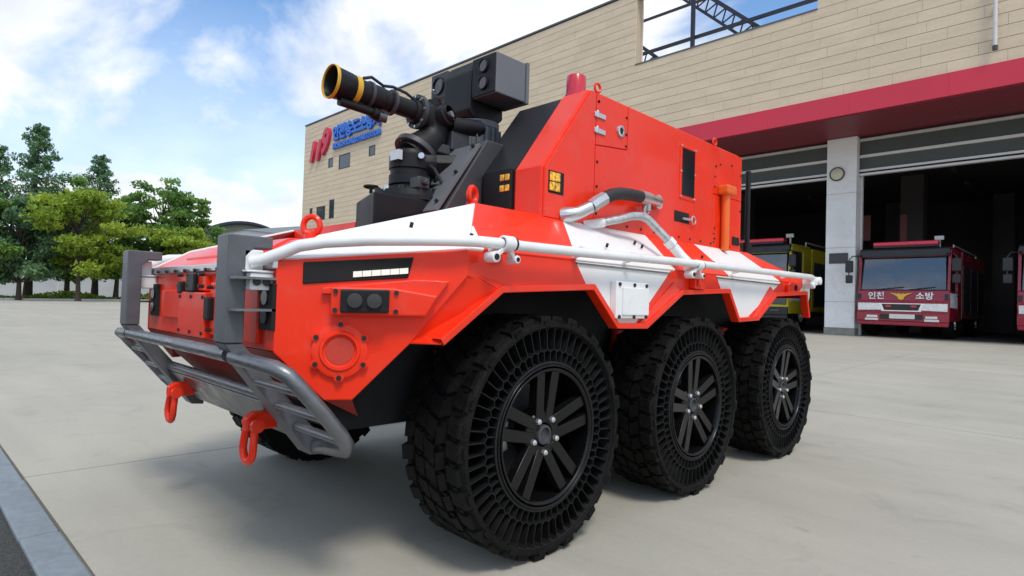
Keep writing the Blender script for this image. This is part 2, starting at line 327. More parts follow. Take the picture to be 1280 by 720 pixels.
def build_station():
    rt = empty('fire_station', (-15, 19.5, 0)); O = rt.location
    tag(rt, 'long fire station clad in buff stone with crimson band over its garage bays', 'building')
    XL, XR, ZT = -40.1, 9.0, 12.93
    OX0, OX1, OZ = -12.72, -6.23, 10.10           # the sky opening in the parapet
    BX0 = -19.4                                    # garage bays start here
    w = MB(O)
    w.box((XL + .02, YF + .03, 0.15), (BX0, YF + .40, ZT - .03)); w.box((BX0, YF + .03, 7.0), (OX0 - .02, YF + .40, ZT - .03)); w.box((OX0 - .02, YF + .03, 7.0), (OX1 + .02, YF + .40, OZ - .02)); w.box((OX1 + .02, YF + .03, 7.0), (XR, YF + .40, ZT - .03))
    w.box((OX0 - .02, YF + .05, 12.72), (OX1 + .02, YF + .38, ZT - .035))
    w.build('wall', M_joint, rt)
    b = MB(O); b.box((XL + .05, YF + .41, 0.1), (BX0 - .1, 37.8, 10.2)); b.box((BX0 - .09, YF + 3.2, 6.95), (XR, 37.8, 9.3)); b.build('rear_block', M_joint, rt)
    # reveal of the opening (stone returns) and cappings
    r = MB(O); r.box((OX0 - .55, YF + .41, OZ - .3), (OX0 + .0, YF + .50, ZT)); r.build('opening_reveal', M_clad, rt)
    c = MB(O); c.box((XL - .03, YF - .04, ZT), (OX0, YF + .46, ZT + .07)); c.box((OX1, YF - .04, ZT), (XR, YF + .46, ZT + .07)); c.box((OX0 + .001, YF - .02, OZ - .02), (OX1 - .001, YF + .44, OZ + .03)); c.build('coping', M_cap, rt)
    # windows (x0,x1,row range): openings carved out of the courses
    H = 0.31; Z0 = OZ - 9 * H                     # course grid
    rows = list(range(-24, 19))
    wins = [(-36.55, -35.95, -2, 0), (-35.15, -33.75, -3, 0), (-31.55, -30.85, -2.0, 0), (-37.95, -36.75, -13, -10), (-36.2, -35.55, -13, -9), (-38.95, -38.55, -12, -10)]
    wins = [(a, b_, int(9 + lo), int(9 + hi)) for a, b_, lo, hi in wins]
    for a, b_, lo, hi in wins:
        z0, z1 = Z0 + lo * H, Z0 + hi * H
        f = MB(O); f.box((a, YF - .01, z0), (a + .06, YF + .028, z1)); f.box((b_ - .06, YF - .01, z0), (b_, YF + .028, z1)); f.box((a + .061, YF - .01, z0), (b_ - .061, YF + .028, z0 + .06)); f.box((a + .061, YF - .01, z1 - .06), (b_ - .061, YF + .028, z1))
        fo = f.build('window', M_winf, rt); MB(O).box((a + .062, YF + .012, z0 + .062), (b_ - .062, YF + .027, z1 - .062)).build('pane', M_pane, fo)
    rnd = random.Random(11); panels = []
    for rw in rows:
        z0 = Z0 + rw * H; z1 = min(z0 + H, ZT)
        if z1 - z0 < 0.08: continue
        spans = [(XL, XR)] if rw >= 0 else [(XL, BX0)]
        if z0 < 0.2: continue
        if rw >= 9: spans = [(XL, OX0), (OX1, XR)]
        for (wa, wb, lo, hi) in wins:
            if lo <= rw < hi:
                ns = []
                for a, b_ in spans:
                    if a < wa and b_ > wb: ns += [(a, wa), (wb, b_)]
                    else: ns.append((a, b_))
                spans = ns
        for a, b_ in spans:
            x = a; first = True
            while x < b_ - 0.01:
                l = rnd.choice((1.24, 1.24, 0.93, 1.55)) * (rnd.uniform(.3, 1) if first else 1); first = False
                e = min(x + l, b_)
                if b_ - e < 0.25: e = b_
                panels.append((x, e, z0, z1, rnd.random())); x = e
    panels.sort(key=lambda p: (max(0, p[0] - (-1.2)) * 50, (((p[0] + p[1]) / 2) ** 2 + YF ** 2 + ((p[2] + p[3]) / 2) ** 2) / ((p[1] - p[0]) * 1.0 + 1)))
    near = [p for p in panels if p[1] < -0.8][:300]; ns = set(near); far = [p for p in panels if p not in ns]
    g, gv = 0.007, 0.0025
    for x0, x1, z0, z1, t in near:
        o = MB(((x0 + x1) / 2, YF, z0)).box((x0 + gv, YF - .003 * t, z0 + g), (x1 - gv, YF + .029, z1 - g)).build('stone_panel', M_clad, rt, fix=False); o.location = Vector(((x0 + x1) / 2, YF, z0)) - O
    fm = MB(O)
    for x0, x1, z0, z1, t in far: fm.box((x0 + gv, YF - .003 * t, z0 + g), (x1 - gv, YF + .029, z1 - g))
    fo = fm.build('stone_cladding', M_clad, rt, fix=False); fo['kind'] = 'stuff'
    at = fo.data.attributes.new('tone', 'FLOAT', 'FACE'); at.data.foreach_set('value', [p[4] for p in far for _ in range(6)])
    # crimson fascia, soffit
    f = MB(O); x = BX0
    while x < XR - .1:
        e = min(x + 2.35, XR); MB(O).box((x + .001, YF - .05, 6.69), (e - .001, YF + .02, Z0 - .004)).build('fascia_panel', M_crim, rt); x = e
    x = BX0
    while x < XR - .1:
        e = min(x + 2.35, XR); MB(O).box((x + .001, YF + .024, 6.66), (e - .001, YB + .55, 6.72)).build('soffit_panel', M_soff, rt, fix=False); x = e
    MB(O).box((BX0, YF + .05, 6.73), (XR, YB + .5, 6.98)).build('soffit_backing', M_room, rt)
    # pillars with stone facing
    for px in (-19.3, -12.95, -6.6, 5.5):
        p = MB(O).box((px + .015, YB + .015, .2), (px + .875, YB + .63, 6.655)).build('pillar', M_joint, rt)
        for z0, z1 in ((.42, 1.27), (1.27, 3.04), (3.04, 4.82), (4.82, 6.65)):
            MB(O).box((px, YB, z0 + .006), (px + .89, YB + .65, z1 - .006)).build('pillar_panel', M_gran, p, bevel=.004)
        MB(O).box((px - .012, YB - .012, .19), (px + .902, YB + .66, .415)).build('plinth', M_dkgran, p)
    # raised shutters of each bay
    for x0, x1 in ((-18.4, -12.96), (-12.05, -6.61), (-5.70, 5.49)):
        for z0, z1 in ((6.05, 6.50), (5.58, 5.96)):
            MB(O).box((x0, YB + .30, z0), (x1, YB + .36, z1)).build('shutter_panel', M_shut, rt)
        for z0, z1, d in ((6.50, 6.585, .05), (5.96, 6.05, .05), (5.51, 5.58, .04), (5.38, 5.45, .06)):
            MB(O).box((x0, YB + .28 - d, z0 + .001), (x1, YB + .38, z1 - .001)).build('shutter_rail', M_alu, rt)
        MB(O).box((x0, YB + .30, 5.45), (x1, YB + .34, 5.51)).build('shutter_seal', M_void, rt)
        MB(O).box((x0, YB + .32, 6.585), (x1, YB + .36, 6.66)).build('shutter_box', M_room, rt)
        for xg in (x0, x1 - .07): MB(O).box((xg, YB + .40, .2), (xg + .07, YB + .52, 6.6)).build('shutter_guide', M_alu, rt)
    # garage room
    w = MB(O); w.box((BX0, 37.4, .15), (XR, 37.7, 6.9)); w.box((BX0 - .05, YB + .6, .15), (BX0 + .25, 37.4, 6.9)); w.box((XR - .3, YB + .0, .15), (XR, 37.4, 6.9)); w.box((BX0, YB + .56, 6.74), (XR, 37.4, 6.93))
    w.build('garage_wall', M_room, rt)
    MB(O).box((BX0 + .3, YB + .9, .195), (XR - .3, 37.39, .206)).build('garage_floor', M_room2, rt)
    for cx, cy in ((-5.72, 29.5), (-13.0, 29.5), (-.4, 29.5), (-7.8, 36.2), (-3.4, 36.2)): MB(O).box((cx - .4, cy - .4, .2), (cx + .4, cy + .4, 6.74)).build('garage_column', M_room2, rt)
    for cx, cz, cw, ch in ((-6.0, 4.0, .25, 1.1),): MB(O).box((cx - cw / 2, 29.06, cz), (cx + cw / 2, 29.085, cz + ch)).build('notice_board', M_poster, rt)
    MB(O).box((-7.75, 29.2, 4.1), (-7.25, 29.23, 5.2)).build('notice_board', M_poster, rt)
    for k in range(4):
        lk = MB(O).box((-4.6 + k * 1.3, 36.6, .2), (-3.4 + k * 1.3, 37.35, 2.3)).build('locker', M_room2, rt, bevel=.01)
    for x in (-10.5, -4.2, -.2):
        for y in (24.5, 28.0, 32.0): MB(O).box((x - .08, y - .7, 6.55), (x + .08, y + .7, 6.66)).build('ceiling_lamp', M_room2, rt)
    for z in (5.9, 6.2): MB(O).cyl((BX0 + .4, 23.2, z), (XR - .4, 23.2, z), .06, 8).build('ceiling_pipe', M_room2, rt)
    # oval lamp and dark name plate on the middle pillar
    l = MB(O); l.lathe([(0, .01), (0, .20), (.05, .19), (.09, .12), (.10, .005)], (-6.28, YB - .002, 5.47), (0, -1, 0), 20); lo = l.build('wall_lamp', M_lampg, rt)
    MB(O).tube(circ((-6.28, YB - .03, 5.47), .205, 20, 1), .03, 6, closed=True).build('lamp_ring', M_winf, lo)
    s = MB(O).box((-6.48, YB - .03, 2.52), (-5.92, YB - .001, 2.86)).build('name_plate', M_winf, rt, bevel=.004)
    # white pipe on the upper wall
    p = MB(O).cyl((-1.99, YF - .12, 7.72), (-1.99, YF - .12, 9.6), .05, 10); p.box((-2.04, YF - .12, 8.7), (-1.94, YF, 8.74)); p.box((-2.04, YF - .12, 7.9), (-1.94, YF, 7.94)); po = p.build('drain_pipe', M_alu, rt)
    MB(O).cyl((-1.99, YF - .12, 7.62), (-1.99, YF - .12, 7.73), .06, 10).build('pipe_end', M_winf, po)
    # roof steelwork seen through the opening
    Y = 24.0
    st = MB(O).box((-22, Y - .06, 12.88), (-3, Y + .06, 13.01)).build('roof_beam', M_steel, rt)
    MB(O).box((-22, Y + 1.9, 15.6), (-3, Y + 2.02, 15.7)).build('roof_beam', M_steel, rt)
    MB(O).box((-13.08, Y - .21, 9.3), (-12.92, Y - .081, 15.3)).build('roof_post', M_steel, rt)
    MB(O).box((-13.2, Y - .30, 11.95), (-12.8, Y - .215, 12.15)).build('post_bracket', M_steel, rt)
    for (x0, z0), (x1, z1) in (((-14.6, 16.7), (-9.4, 11.9)), ((-18.6, 15.85), (-13.9, 11.65))):
        t = MB(O); a = Vector((x0, Y + .5, z0)); b2 = Vector((x1, Y + .5, z1)); d = (b2 - a).normalized(); n = Vector((d.z, 0, -d.x)) * .62
        t.bar(a, b2, .16, .16, (0, 1, 0)); t.bar(a + n, b2 + n, .12, .12, (0, 1, 0)); L = (b2 - a).length; k = 0
        while k * .55 < L - .5:
            p0 = a + d * (k * .55); p1 = a + n + d * (k * .55 + .3); t.bar(p0, p1, .05, .05, (0, 1, 0)); t.bar(p1, p0 + d * .55, .05, .05, (0, 1, 0)); k += 1
        t.build('roof_truss', M_steel, rt)
    fl = MB(O); fl.cyl((-7.5, Y - .3, 12.2), (-7.5, Y - .3, 12.76), .03, 8); fl.lathe([(0, .05), (.05, .22), (.14, .30), (.15, .01)], (-7.5, Y - .3, 12.3), (0, 0, -1), 14); fl.build('flood_lamp', M_steel, rt)
    # lettering
    ry = (R_(90), 0, 0)
    text('sign_lettering', '11', 1.75, M_sred, rt, Vector((-38.25, YF - .12, 10.75)) - O, ry, .1, 1.0, .3, .08); text('sign_lettering', '9', 2.2, M_sred, rt, Vector((-36.95, YF - .12, 11.2)) - O, ry, .1, .85, .3, .09)
    text('sign_lettering', '인천송도소방서', .98, M_blue, rt, Vector((-33.0, YF - .1, 11.52)) - O, ry, .08, .90, 0, .05)
    text('sign_lettering', 'INCHEON SONGDO FIRE STATION', .43, M_blue, rt, Vector((-33.0, YF - .1, 10.72)) - O, ry, .06, .82, 0, .03)
build_station()

# ================================================================== SIX-WHEELED FIREFIGHTING ROBOT
XC = -2.35
RB = Vector((XC, 2.64, 0.0))
def build_wheel():
    """axle along x, outer face at x = 0, tyre reaching to x = -0.30"""
    Rt = 0.426
    wh = empty('wheel')
    t = MB()
    t.lathe([(-.004, .382), (.0, .386), (.0, .398), (-.012, .408), (-.035, .411), (-.265, .411), (-.288, .408), (-.30, .398), (-.30, .30), (-.135, .30)], (0, 0, 0), (1, 0, 0), 72)
    t.lathe([(-.135, .24), (-.13, .381), (-.006, .382)], (0, 0, 0), (1, 0, 0), 72, mi=1)  # inner cavity in near black, the shade between the web walls painted in
    rnd = random.Random(3)
    def block(x0, x1, a, da, sk, r0, r1, notch=0):
        P = []; jit = rnd.uniform(-.012, .012); r1 = r1 - rnd.random() * .005
        for r, sh in ((r0, 1.0), (r1, .84)):
            for (x, s0) in ((x0, -1), (x1, -1), (x1, 1), (x0, 1)):
                an = a + jit + s0 * da * sh + sk * (x - (x0 + x1) / 2) / .06
                xm = (x0 + x1) / 2 + (x - (x0 + x1) / 2) * (1 if r == r0 else .93)
                P.append((xm, r * math.cos(an), r * math.sin(an)))
        t.add(P, [(3, 2, 1, 0), (4, 5, 6, 7), (0, 1, 5, 4), (1, 2, 6, 5), (2, 3, 7, 6), (3, 0, 4, 7)])
    K = 34; st = 2 * math.pi / K
    for k in range(K):
        a = k * st; lg = k % 2
        for sgn in (1, -1):
            def mx(x): return x if sgn > 0 else -.30 - x
            off = 0 if sgn > 0 else st * .5
            a_ = a + off
            x0, x1 = sorted((mx(-.002 if lg else -.012), mx(-.066)))
            block(x0, x1, a_, st * .38, .022 * sgn, .40, Rt)
            x0, x1 = sorted((mx(-.072), mx(-.118)))
            block(x0, x1, a_ + st * .42, st * .41, -.05 * sgn, .40, Rt)
            x0, x1 = sorted((mx(.004), mx(-.030)))                 # shoulder lug folding over the sidewall
            if lg:
                an = a_; P = []
                for rr, xx in ((.388, mx(.001)), (.408, mx(.004)), (.408, mx(-.01)), (.388, mx(-.01))):
                    for s0 in (-1, 1): P.append((xx, rr * math.cos(an + s0 * st * .2), rr * math.sin(an + s0 * st * .2)))
                t.add(P, [(0, 1, 3, 2), (2, 3, 5, 4), (0, 2, 4, 6), (1, 7, 5, 3)])
        block(-.176, -.124, a + st * .18, st * .40, .06, .40, Rt)
        block(-.168, -.132, a + st * .70, st * .09, .03, .40, Rt - .005)
        for xs in (-.038, -.262): block(xs - .012, xs + .012, a + st * (.5 if xs > -.1 else 0), st * .10, .0, .40, Rt - .006)
        for xs in (-.095, -.205): block(xs - .010, xs + .010, a + st * (.93 if xs > -.1 else .43), st * .07, .02, .40, Rt - .004)
    t.build('tyre', [M_rubber, M_void], wh)
    w = MB(); N = 56; ds = 2 * math.pi / N; x0, x1 = -.118, -.014
    def wall(r0, a0, r1, a1, th=.0027):
        p0 = Vector((0, r0 * math.cos(a0), r0 * math.sin(a0))); p1 = Vector((0, r1 * math.cos(a1), r1 * math.sin(a1)))
        d = (p1 - p0).normalized(); nn = Vector((0, -d.z, d.y)) * th / 2
        q = [p0 - nn, p0 + nn, p1 + nn, p1 - nn]
        w.add([(x0, p.y, p.z) for p in q] + [(x1, p.y, p.z) for p in q], [(4, 5, 6, 7), (0, 1, 5, 4), (1, 2, 6, 5), (2, 3, 7, 6), (3, 0, 4, 7)])
    for k in range(N):
        a = k * ds
        wall(.252, a, .296, a); wall(.296, a, .306, a + ds * .5); wall(.296, a, .306, a - ds * .5)
        wall(.306, a + ds * .5, .372, a + ds * .5); wall(.372, a + ds * .5, .386, a + ds * .5 + ds * .34); wall(.372, a + ds * .5, .386, a + ds * .5 - ds * .34)
    w.lathe([(-.12, .252), (-.012, .252), (-.010, .256), (-.012, .262), (-.12, .262)], (0, 0, 0), (1, 0, 0), 72)
    w.build('spoke_web', M_web, wh, fix=False)
    r = MB()
    r.lathe([(-.27, .236), (-.04, .236), (-.016, .240), (-.006, .246), (-.006, .251), (-.014, .254), (-.27, .250)], (0, 0, 0), (1, 0, 0), 64)
    r.lathe([(-.012, .226), (-.006, .232), (-.006, .238), (-.02, .238)], (0, 0, 0), (1, 0, 0), 64)
    for k in range(5):
        for sgn in (-1, 1):
            a = R_(90) + k * 2 * math.pi / 5
            d = Vector((0, math.cos(a), math.sin(a))); s = Vector((0, -math.sin(a), math.cos(a)))
            p0 = d * .055 + s * sgn * .024; p1 = d * .236 + s * sgn * .040
            q = []
            for p, hw, xx, th in ((p0, .0195, -.034, .04), (p1, .0205, -.018, .03)):
                for e in (-1, 1): q.append((xx, *(p + s * e * hw).yz))
                for e in (1, -1): q.append((xx - th, *(p + s * e * (hw + .004)).yz))
            r.add(q, [(0, 1, 5, 4), (1, 2, 6, 5), (2, 3, 7, 6), (3, 0, 4, 7), (0, 3, 2, 1), (4, 5, 6, 7)])
    r.lathe([(-.10, .09), (-.045, .088), (-.036, .080), (-.034, .045), (-.04, .040), (-.05, .036)], (0, 0, 0), (1, 0, 0), 40)
    r.build('rim', M_alloy, wh, bevel=.002)
    MB().lathe([(-.05, .037), (-.030, .034), (-.028, .026), (-.040, .022), (-.042, .001)], (0, 0, 0), (1, 0, 0), 24).build('hub_cap', M_charc, wh)
    nm = MB()
    nm.lathe([(-.005, .012), (.012, .0105), (.016, .007), (.017, .001)], (0, 0, 0), (1, 0, 0), 8, smooth=False); nme = nm.mesh('wheel_nut', M_silver)
    for k in range(5):
        a = R_(90) + k * 2 * math.pi / 5 + R_(36); o = bpy.data.objects.new('wheel_nut', nme); COL.objects.link(o); o.parent = wh; o.location = (-.035, .062 * math.cos(a), .062 * math.sin(a))
    MB().lathe([(-.15, .02), (-.13, .17), (-.15, .172), (-.16, .02)], (0, 0, 0), (1, 0, 0), 40).build('brake_disc', M_charc, wh)
    c = MB()
    for k in range(6):
        a = R_(150) + k * R_(9); c.box((-.165, -.02, -.018), (-.095, .02, .018)) if False else c.obox((-.125, .155 * math.cos(a), .155 * math.sin(a)), (.03, .03, .014), Matrix.Rotation(a, 3, 'X'))
    c.build('brake_caliper', M_silver, wh, bevel=.003)
    MB().lathe([(-.25, .001), (-.25, .24)], (0, 0, 0), (1, 0, 0), 40).build('wheel_back', M_void, wh)
    return wh

def build_robot():
    rt = empty('firefighting_robot', RB)
    tag(rt, 'large orange red and white six wheeled firefighting robot with black water cannon', 'robot vehicle')
    B = lambda: MB(RB)
    NEAR, FAR = 1, -1
    # ---------------- wheels
    w0 = build_wheel(); first = True
    for sg in (1, -1):
        for y in (1.60, 2.68, 3.81):
            w = w0 if first else copy_tree(w0)
            first = False
            w.parent = rt; w.location = Vector((XC + sg * .97, y, .426)) - RB; w.rotation_euler = (R_({1.60: 0, 2.68: 5, 3.81: -6}[y]), 0, 0 if sg > 0 else math.pi)
    # ---------------- belly and wheel wells with their shade painted near black, axles
    b = B(); b.prism([(.80, .70), (.98, .46), (4.15, .46), (4.20, 1.03), (1.55, 1.20), (1.44, 1.05), (.80, .96)], 0, XC - .60, XC + .60); b.build('belly', M_void, rt)
    for sg in (1, -1):
        b = B(); b.box((XC + sg * .60, 1.25, 1.012), (XC + sg * .925, 4.16, 1.05)); b.build('wheel_well', M_void, rt)
        for y in (1.60, 2.68, 3.81):
            a = B(); a.cyl((XC + sg * .55, y, .43), (XC + sg * .75, y, .43), .075, 14); a.bar((XC + sg * .55, y - .12, .52), (XC + sg * .74, y - .03, .42), .05, .06); a.build('axle_arm', M_black, rt)
            a = B(); a.cyl((XC + sg * .60, y - .22, .40), (XC + sg * .66, y - .24, .78), .035, 12); a.build('damper', M_darkred, rt)
    # ---------------- side panels, arch lips, sponsons, nose
    side = [(1.347, .925), (1.828, .952), (1.992, .803), (2.209, .801), (2.507, .955), (2.984, .979), (3.105, .829), (3.362, .838), (3.619, .982), (4.111, 1.007), (4.163, .855)]
    yo, S1 = RB.y, 1
    M_side = striped('side stripe paint', [(1.725 + 1.073 * .80 - yo, -.80, 2.43 - 1.062 * 1.163 - yo, 1.163), (2.862 + 1.08 * .83 - yo, -.83, 3.739 - 1.073 * 2.18 - yo, 2.18), (4.02 - yo, 0.0, 4.2 - 1.02 * 1.4 - yo + .12, 1.4)])
    M_spon = striped('deck stripe paint', [(-9, 0, 1.286 - 1.091 * .415 - yo, .415), (1.775 - 1.102 * .83 - yo, .83, 2.47 - 1.095 * .33 - yo, .33), (3.01 - yo, 0, 3.654 + 1.138 * .68 - yo, -.68)])
    topz = lambda y: 1.052 + .0075 * (y - 1.2)
    for sg in (1, -1):
        X = lambda w: XC + sg * w
        def solid(o, t=.02):
            m = o.modifiers.new('s', 'SOLIDIFY'); m.thickness = t; m.offset = 0; bv = o.modifiers.new('b', 'BEVEL'); bv.width = .004; bv.segments = 2; bv.limit_method = 'ANGLE'; bv.angle_limit = R_(40)
        out = [(1.21, topz(1.21)), (1.21, .97)] + side + [(4.235, 1.00), (4.235, topz(4.235))]
        s = B(); s.add([(X(.935), y, z) for y, z in out], [list(range(len(out)))]); sp_ = s.build('side_panel', [M_side, M_red], rt); solid(sp_); sp_.modifiers['s'].material_offset_rim = 1
        # flared facet ahead of the front arch
        s = B(); s.add([(X(.848), 1.060, .757), (X(.957), 1.106, .760), (X(.957), 1.347, .925), (X(.937), 1.21, .985)], [(0, 1, 2, 3)]); s.add([(X(.957), 1.347, .925), (X(.940), 1.365, .955), (X(.937), 1.21, .985)], [(0, 1, 2)]); solid(s.build('arch_flare', M_red, rt), .012)
        for (ya, za), (yb, zb) in (((2.209, .801), (2.507, .955)), ((3.362, .838), (3.619, .982))):
            s = B(); s.add([(X(.946), ya - .055, za + .012), (X(.958), ya, za), (X(.958), yb, zb), (X(.946), yb - .055, zb + .055)], [(0, 1, 2, 3)]); solid(s.build('arch_flare', M_red, rt), .010)
        # rolled lip round each arch
        pl = [(1.108, .760)] + side
        nrm = []
        for i in range(len(pl) - 1):
            d = Vector((pl[i + 1][0] - pl[i][0], pl[i + 1][1] - pl[i][1])).normalized(); nrm.append(Vector((-d.y, d.x)))
        offp = []
        for i, p in enumerate(pl):
            if i == 0: m = nrm[0]
            elif i == len(pl) - 1: m = nrm[-1]
            else:
                m = (nrm[i - 1] + nrm[i]); m = m / max(.3, m.dot(nrm[i]))
            offp.append(Vector(p) + m * .021)
        l = B()
        for i in range(len(pl) - 1):
            q = [Vector(pl[i]) * 1.1 - offp[i] * .1, Vector(pl[i + 1]) * 1.1 - offp[i + 1] * .1, offp[i + 1], offp[i]]
            l.add([(X(.968), *p) for p in q] + [(X(.922), *p) for p in q], [(0, 1, 2, 3), (4, 5, 6, 7), (0, 1, 5, 4), (2, 3, 7, 6)])
        l.build('arch_lip', M_red, rt, bevel=.003)
        # sloped deck edge (sponson), rear end, white nose facet, tapered nose side
        K = (X(.73), 1.42, 1.245)
        s = B(); s.add([(X(.945), 1.21, topz(1.21)), (X(.945), 4.235, topz(4.235)), (X(.80), 4.235, 1.155), (X(.73), 3.72, 1.255), K], [(0, 1, 2, 3, 4)]); solid(s.build('deck_edge', M_spon, rt), .014)
        s = B(); s.add([K, (X(.61), .88, 1.08), (X(.65), .735, .992), (X(.945), 1.21, topz(1.21))], [(1, 2, 3), (0, 1, 3)]); solid(s.build('nose_facet', M_white, rt), .012)
        P = [(.65, .735, .728), (.727, .859, .589), (.769, .926, .589), (.855, 1.064, .757), (.945, 1.21, .97), (.945, 1.21, topz(1.21)), (.65, .735, .992)]
        s = B(); s.add([(X(a), y, z) for a, y, z in P], [list(range(7))]); solid(s.build('nose_side', M_red, rt), .018)
        s = B(); s.add([(X(.65), .735, .728), (X(.727), .859, .589), (X(.769), .926, .589), (X(.60), 1.05, .50), (X(.56), .80, .70)], [(0, 1, 2, 3, 4)]); s.build('nose_underside', M_darkred, rt)
    XN, XF = XC + .65, XC - .65
    # hood: sloping plate with a raised centre
    h = B(); h.add([(XF, .735, .99), (XN, .735, .99), (XC + .61, .88, 1.078), (XC - .61, .88, 1.078)], [(0, 1, 2, 3)]); h.add([(XC - .61, .88, 1.077), (XC + .61, .88, 1.077), (XC + .66, 1.42, 1.085), (XC - .66, 1.42, 1.085)], [(0, 1, 2, 3)]); h.build('hood', M_red, rt)
    h = B(); h.prism([(.80, 1.0), (.80, 1.038), (.885, 1.088), (1.30, 1.094), (1.30, 1.0)], 0, XC - .40, XC + .40); h.build('hood_panel', M_red, rt, bevel=.006)
    h = B(); h.add([(XC - .10, 1.42, 1.243), (XC + .73, 1.42, 1.243), (XC + .66, 1.40, 1.07), (XC - .10, 1.40, 1.07)], [(0, 1, 2, 3)]); h.build('deck_step', M_black, rt)
    h = B(); h.add([(XC - .73, 1.42, 1.243), (XC - .101, 1.42, 1.243), (XC - .101, 1.40, 1.07), (XC - .66, 1.40, 1.07)], [(0, 1, 2, 3)]); h.build('deck_step', M_red, rt)
    d = B(); d.box((XC - .73, 1.42, 1.215), (XC + .73, 3.72, 1.243)); d.add([(XC - .73, 3.721, 1.215), (XC + .73, 3.721, 1.215), (XC + .80, 4.23, 1.12), (XC - .80, 4.23, 1.12), (XC - .73, 3.721, 1.246), (XC + .73, 3.721, 1.246), (XC + .80, 4.23, 1.148), (XC - .80, 4.23, 1.148)], [(0, 1, 2, 3), (4, 5, 6, 7), (2, 3, 7, 6)]); d.build('deck', M_red, rt)
    d = B(); d.prism([(XC - .93, .98), (XC + .93, .98), (XC + .93, 1.06), (XC + .80, 1.14), (XC - .80, 1.14), (XC - .93, 1.06)], 1, 4.20, 4.235); d.box((XC - .6, 4.19, .5), (XC + .6, 4.23, .979)); d.build('tail_panel', M_red, rt, bevel=.004)
    # front plate and what is bolted to it
    f = B(); f.box((XF, .735, .728), (XN, .765, .992)); f.build('front_plate', M_red, rt, bevel=.005)
    f = B(); f.add([(XF, .737, .727), (XN, .737, .727), (XC + .56, 1.00, .46), (XC - .56, 1.00, .46)], [(0, 1, 2, 3)]); f.build('lower_front_plate', M_darkred, rt)
    f = B(); f.box((XF - .01, .720, .968), (XN + .01, .738, .995)); f.build('front_rail', M_silver, rt, bevel=.004)
    for x0, x1, z0, z1, dp, m in ((-2.52, -2.24, .90, .955, .018, M_red), (-2.49, -2.20, .735, .895, .030, M_red), (-2.78, -2.54, .79, .90, .012, M_red), (-2.19, -1.97, .75, .93, .016, M_red), (-1.93, -1.79, .745, .935, .014, M_red)):
        B().box((x0, .735 - dp, z0), (x1, .737, z1)).build('front_cover', m, rt, bevel=.004)
    for x0, x1, z0, z1 in ((-2.40, -2.31, .895, .965), (-2.50, -2.455, .888, .935), (-2.20, -2.15, .80, .88)):
        B().box((x0, .700, z0), (x1, .734, z1)).build('socket', M_black, rt, bevel=.006)
    for xc in (-2.89, -1.735):
        o = B().box((xc - .045, .722, .79), (xc + .045, .737, .925)).build('lamp_recess', M_void, rt)
        for zc in (.83, .885): B().cyl((xc, .716, zc), (xc, .73, zc), .022, 14).build('marker_lamp', M_glassd, o)
    bo = B(); rnd = random.Random(4)
    for x0, x1, z0, z1 in ((-2.52, -2.24, .905, .97), (-2.49, -2.20, .74, .89), (-2.19, -1.97, .755, .925)):
        for x in (x0 + .02, (x0 + x1) / 2, x1 - .02):
            for z in (z0 + .012, z1 - .012): bo.cyl((x, .70, z), (x, .72, z), .0065, 8)
    for k in range(11):
        bo.cyl((-2.92 + k * .115, .708, .975), (-2.92 + k * .115, .718, .975), .006, 8)
    bo.build('front_bolts', M_bolt, rt)['kind'] = 'stuff'
    # nose-side fittings (near and far)
    T = Vector((.529, .8486, 0)); Nn = Vector((.8486, -.529, 0)); P0 = Vector((.65, .735, 0))
    for sg in (1, -1):
        def TP(y, z, o):
            s = (y - .735) / .8486; q = P0 + T * s + Nn * o; return (XC + sg * q.x, q.y, z)
        def plate(poly, o0, o1, name, m, bev=.003, par=None):
            n = len(poly); g = B(); g.add([TP(y, z, o0) for y, z in poly] + [TP(y, z, o1) for y, z in poly], [list(range(n))[::-1], list(range(n, 2 * n))] + [(i, (i + 1) % n, n + (i + 1) % n, n + i) for i in range(n)])
            return g.build(name, m, par or rt, bevel=bev)
        def disc(y, z, r, o0, o1, name, m, par=None, n=20):
            g = B(); g.cyl(TP(y, z, o0), TP(y, z, o1), r, n); return g.build(name, m, par or rt)
        lp = plate([(.798, .927), (1.054, .956), (1.067, 1.020), (.798, .991)], .006, .014, 'work_lamp', M_void)
        for k in range(6):
            ya, yb = .918 + k * .0228, .918 + (k + 1) * .0228 - .0012; za = .952 + (ya - .918) * .13; zb = .952 + (yb - .918) * .13
            plate([(ya, za), (yb, zb), (yb, zb + .017), (ya, za + .017)], .0145, .018, 'led_cell', M_led, 0, lp)
        g = plate([(.845, .90), (.845, .918), (1.075, .952), (1.16, .951), (1.13, .90)], .008, .030, 'lamp_sill', M_red)
        br = plate([(.868, .838), (.868, .922), (1.02, .924), (1.13, .905), (1.10, .842)], .008, .052, 'camera_bracket', M_red, .006)
        cb = plate([(.892, .848), (.892, .915), (1.008, .918), (1.008, .851)], .048, .078, 'camera_box', M_black, .004)
        for y in (.926, .972):
            disc(y, .884, .021, .076, .090, 'camera_lens', M_glassd, cb)
        for y in (.879, 1.025):
            for z in (.855, .910): disc(y, z, .007, .05, .060, 'bracket_bolt', M_bolt, br, 8)
        sp = B(); C_ = Vector(TP(.893, .735, 0)); ax = Vector(TP(.893, .735, 1)) - C_
        sp.lathe([(.008, .079), (.022, .079), (.024, .072), (.024, .060), (.030, .056), (.030, .049), (.020, .046), (.018, .040), (.020, .001)], C_, ax, 36)
        so = sp.build('horn_grille', M_red, rt)
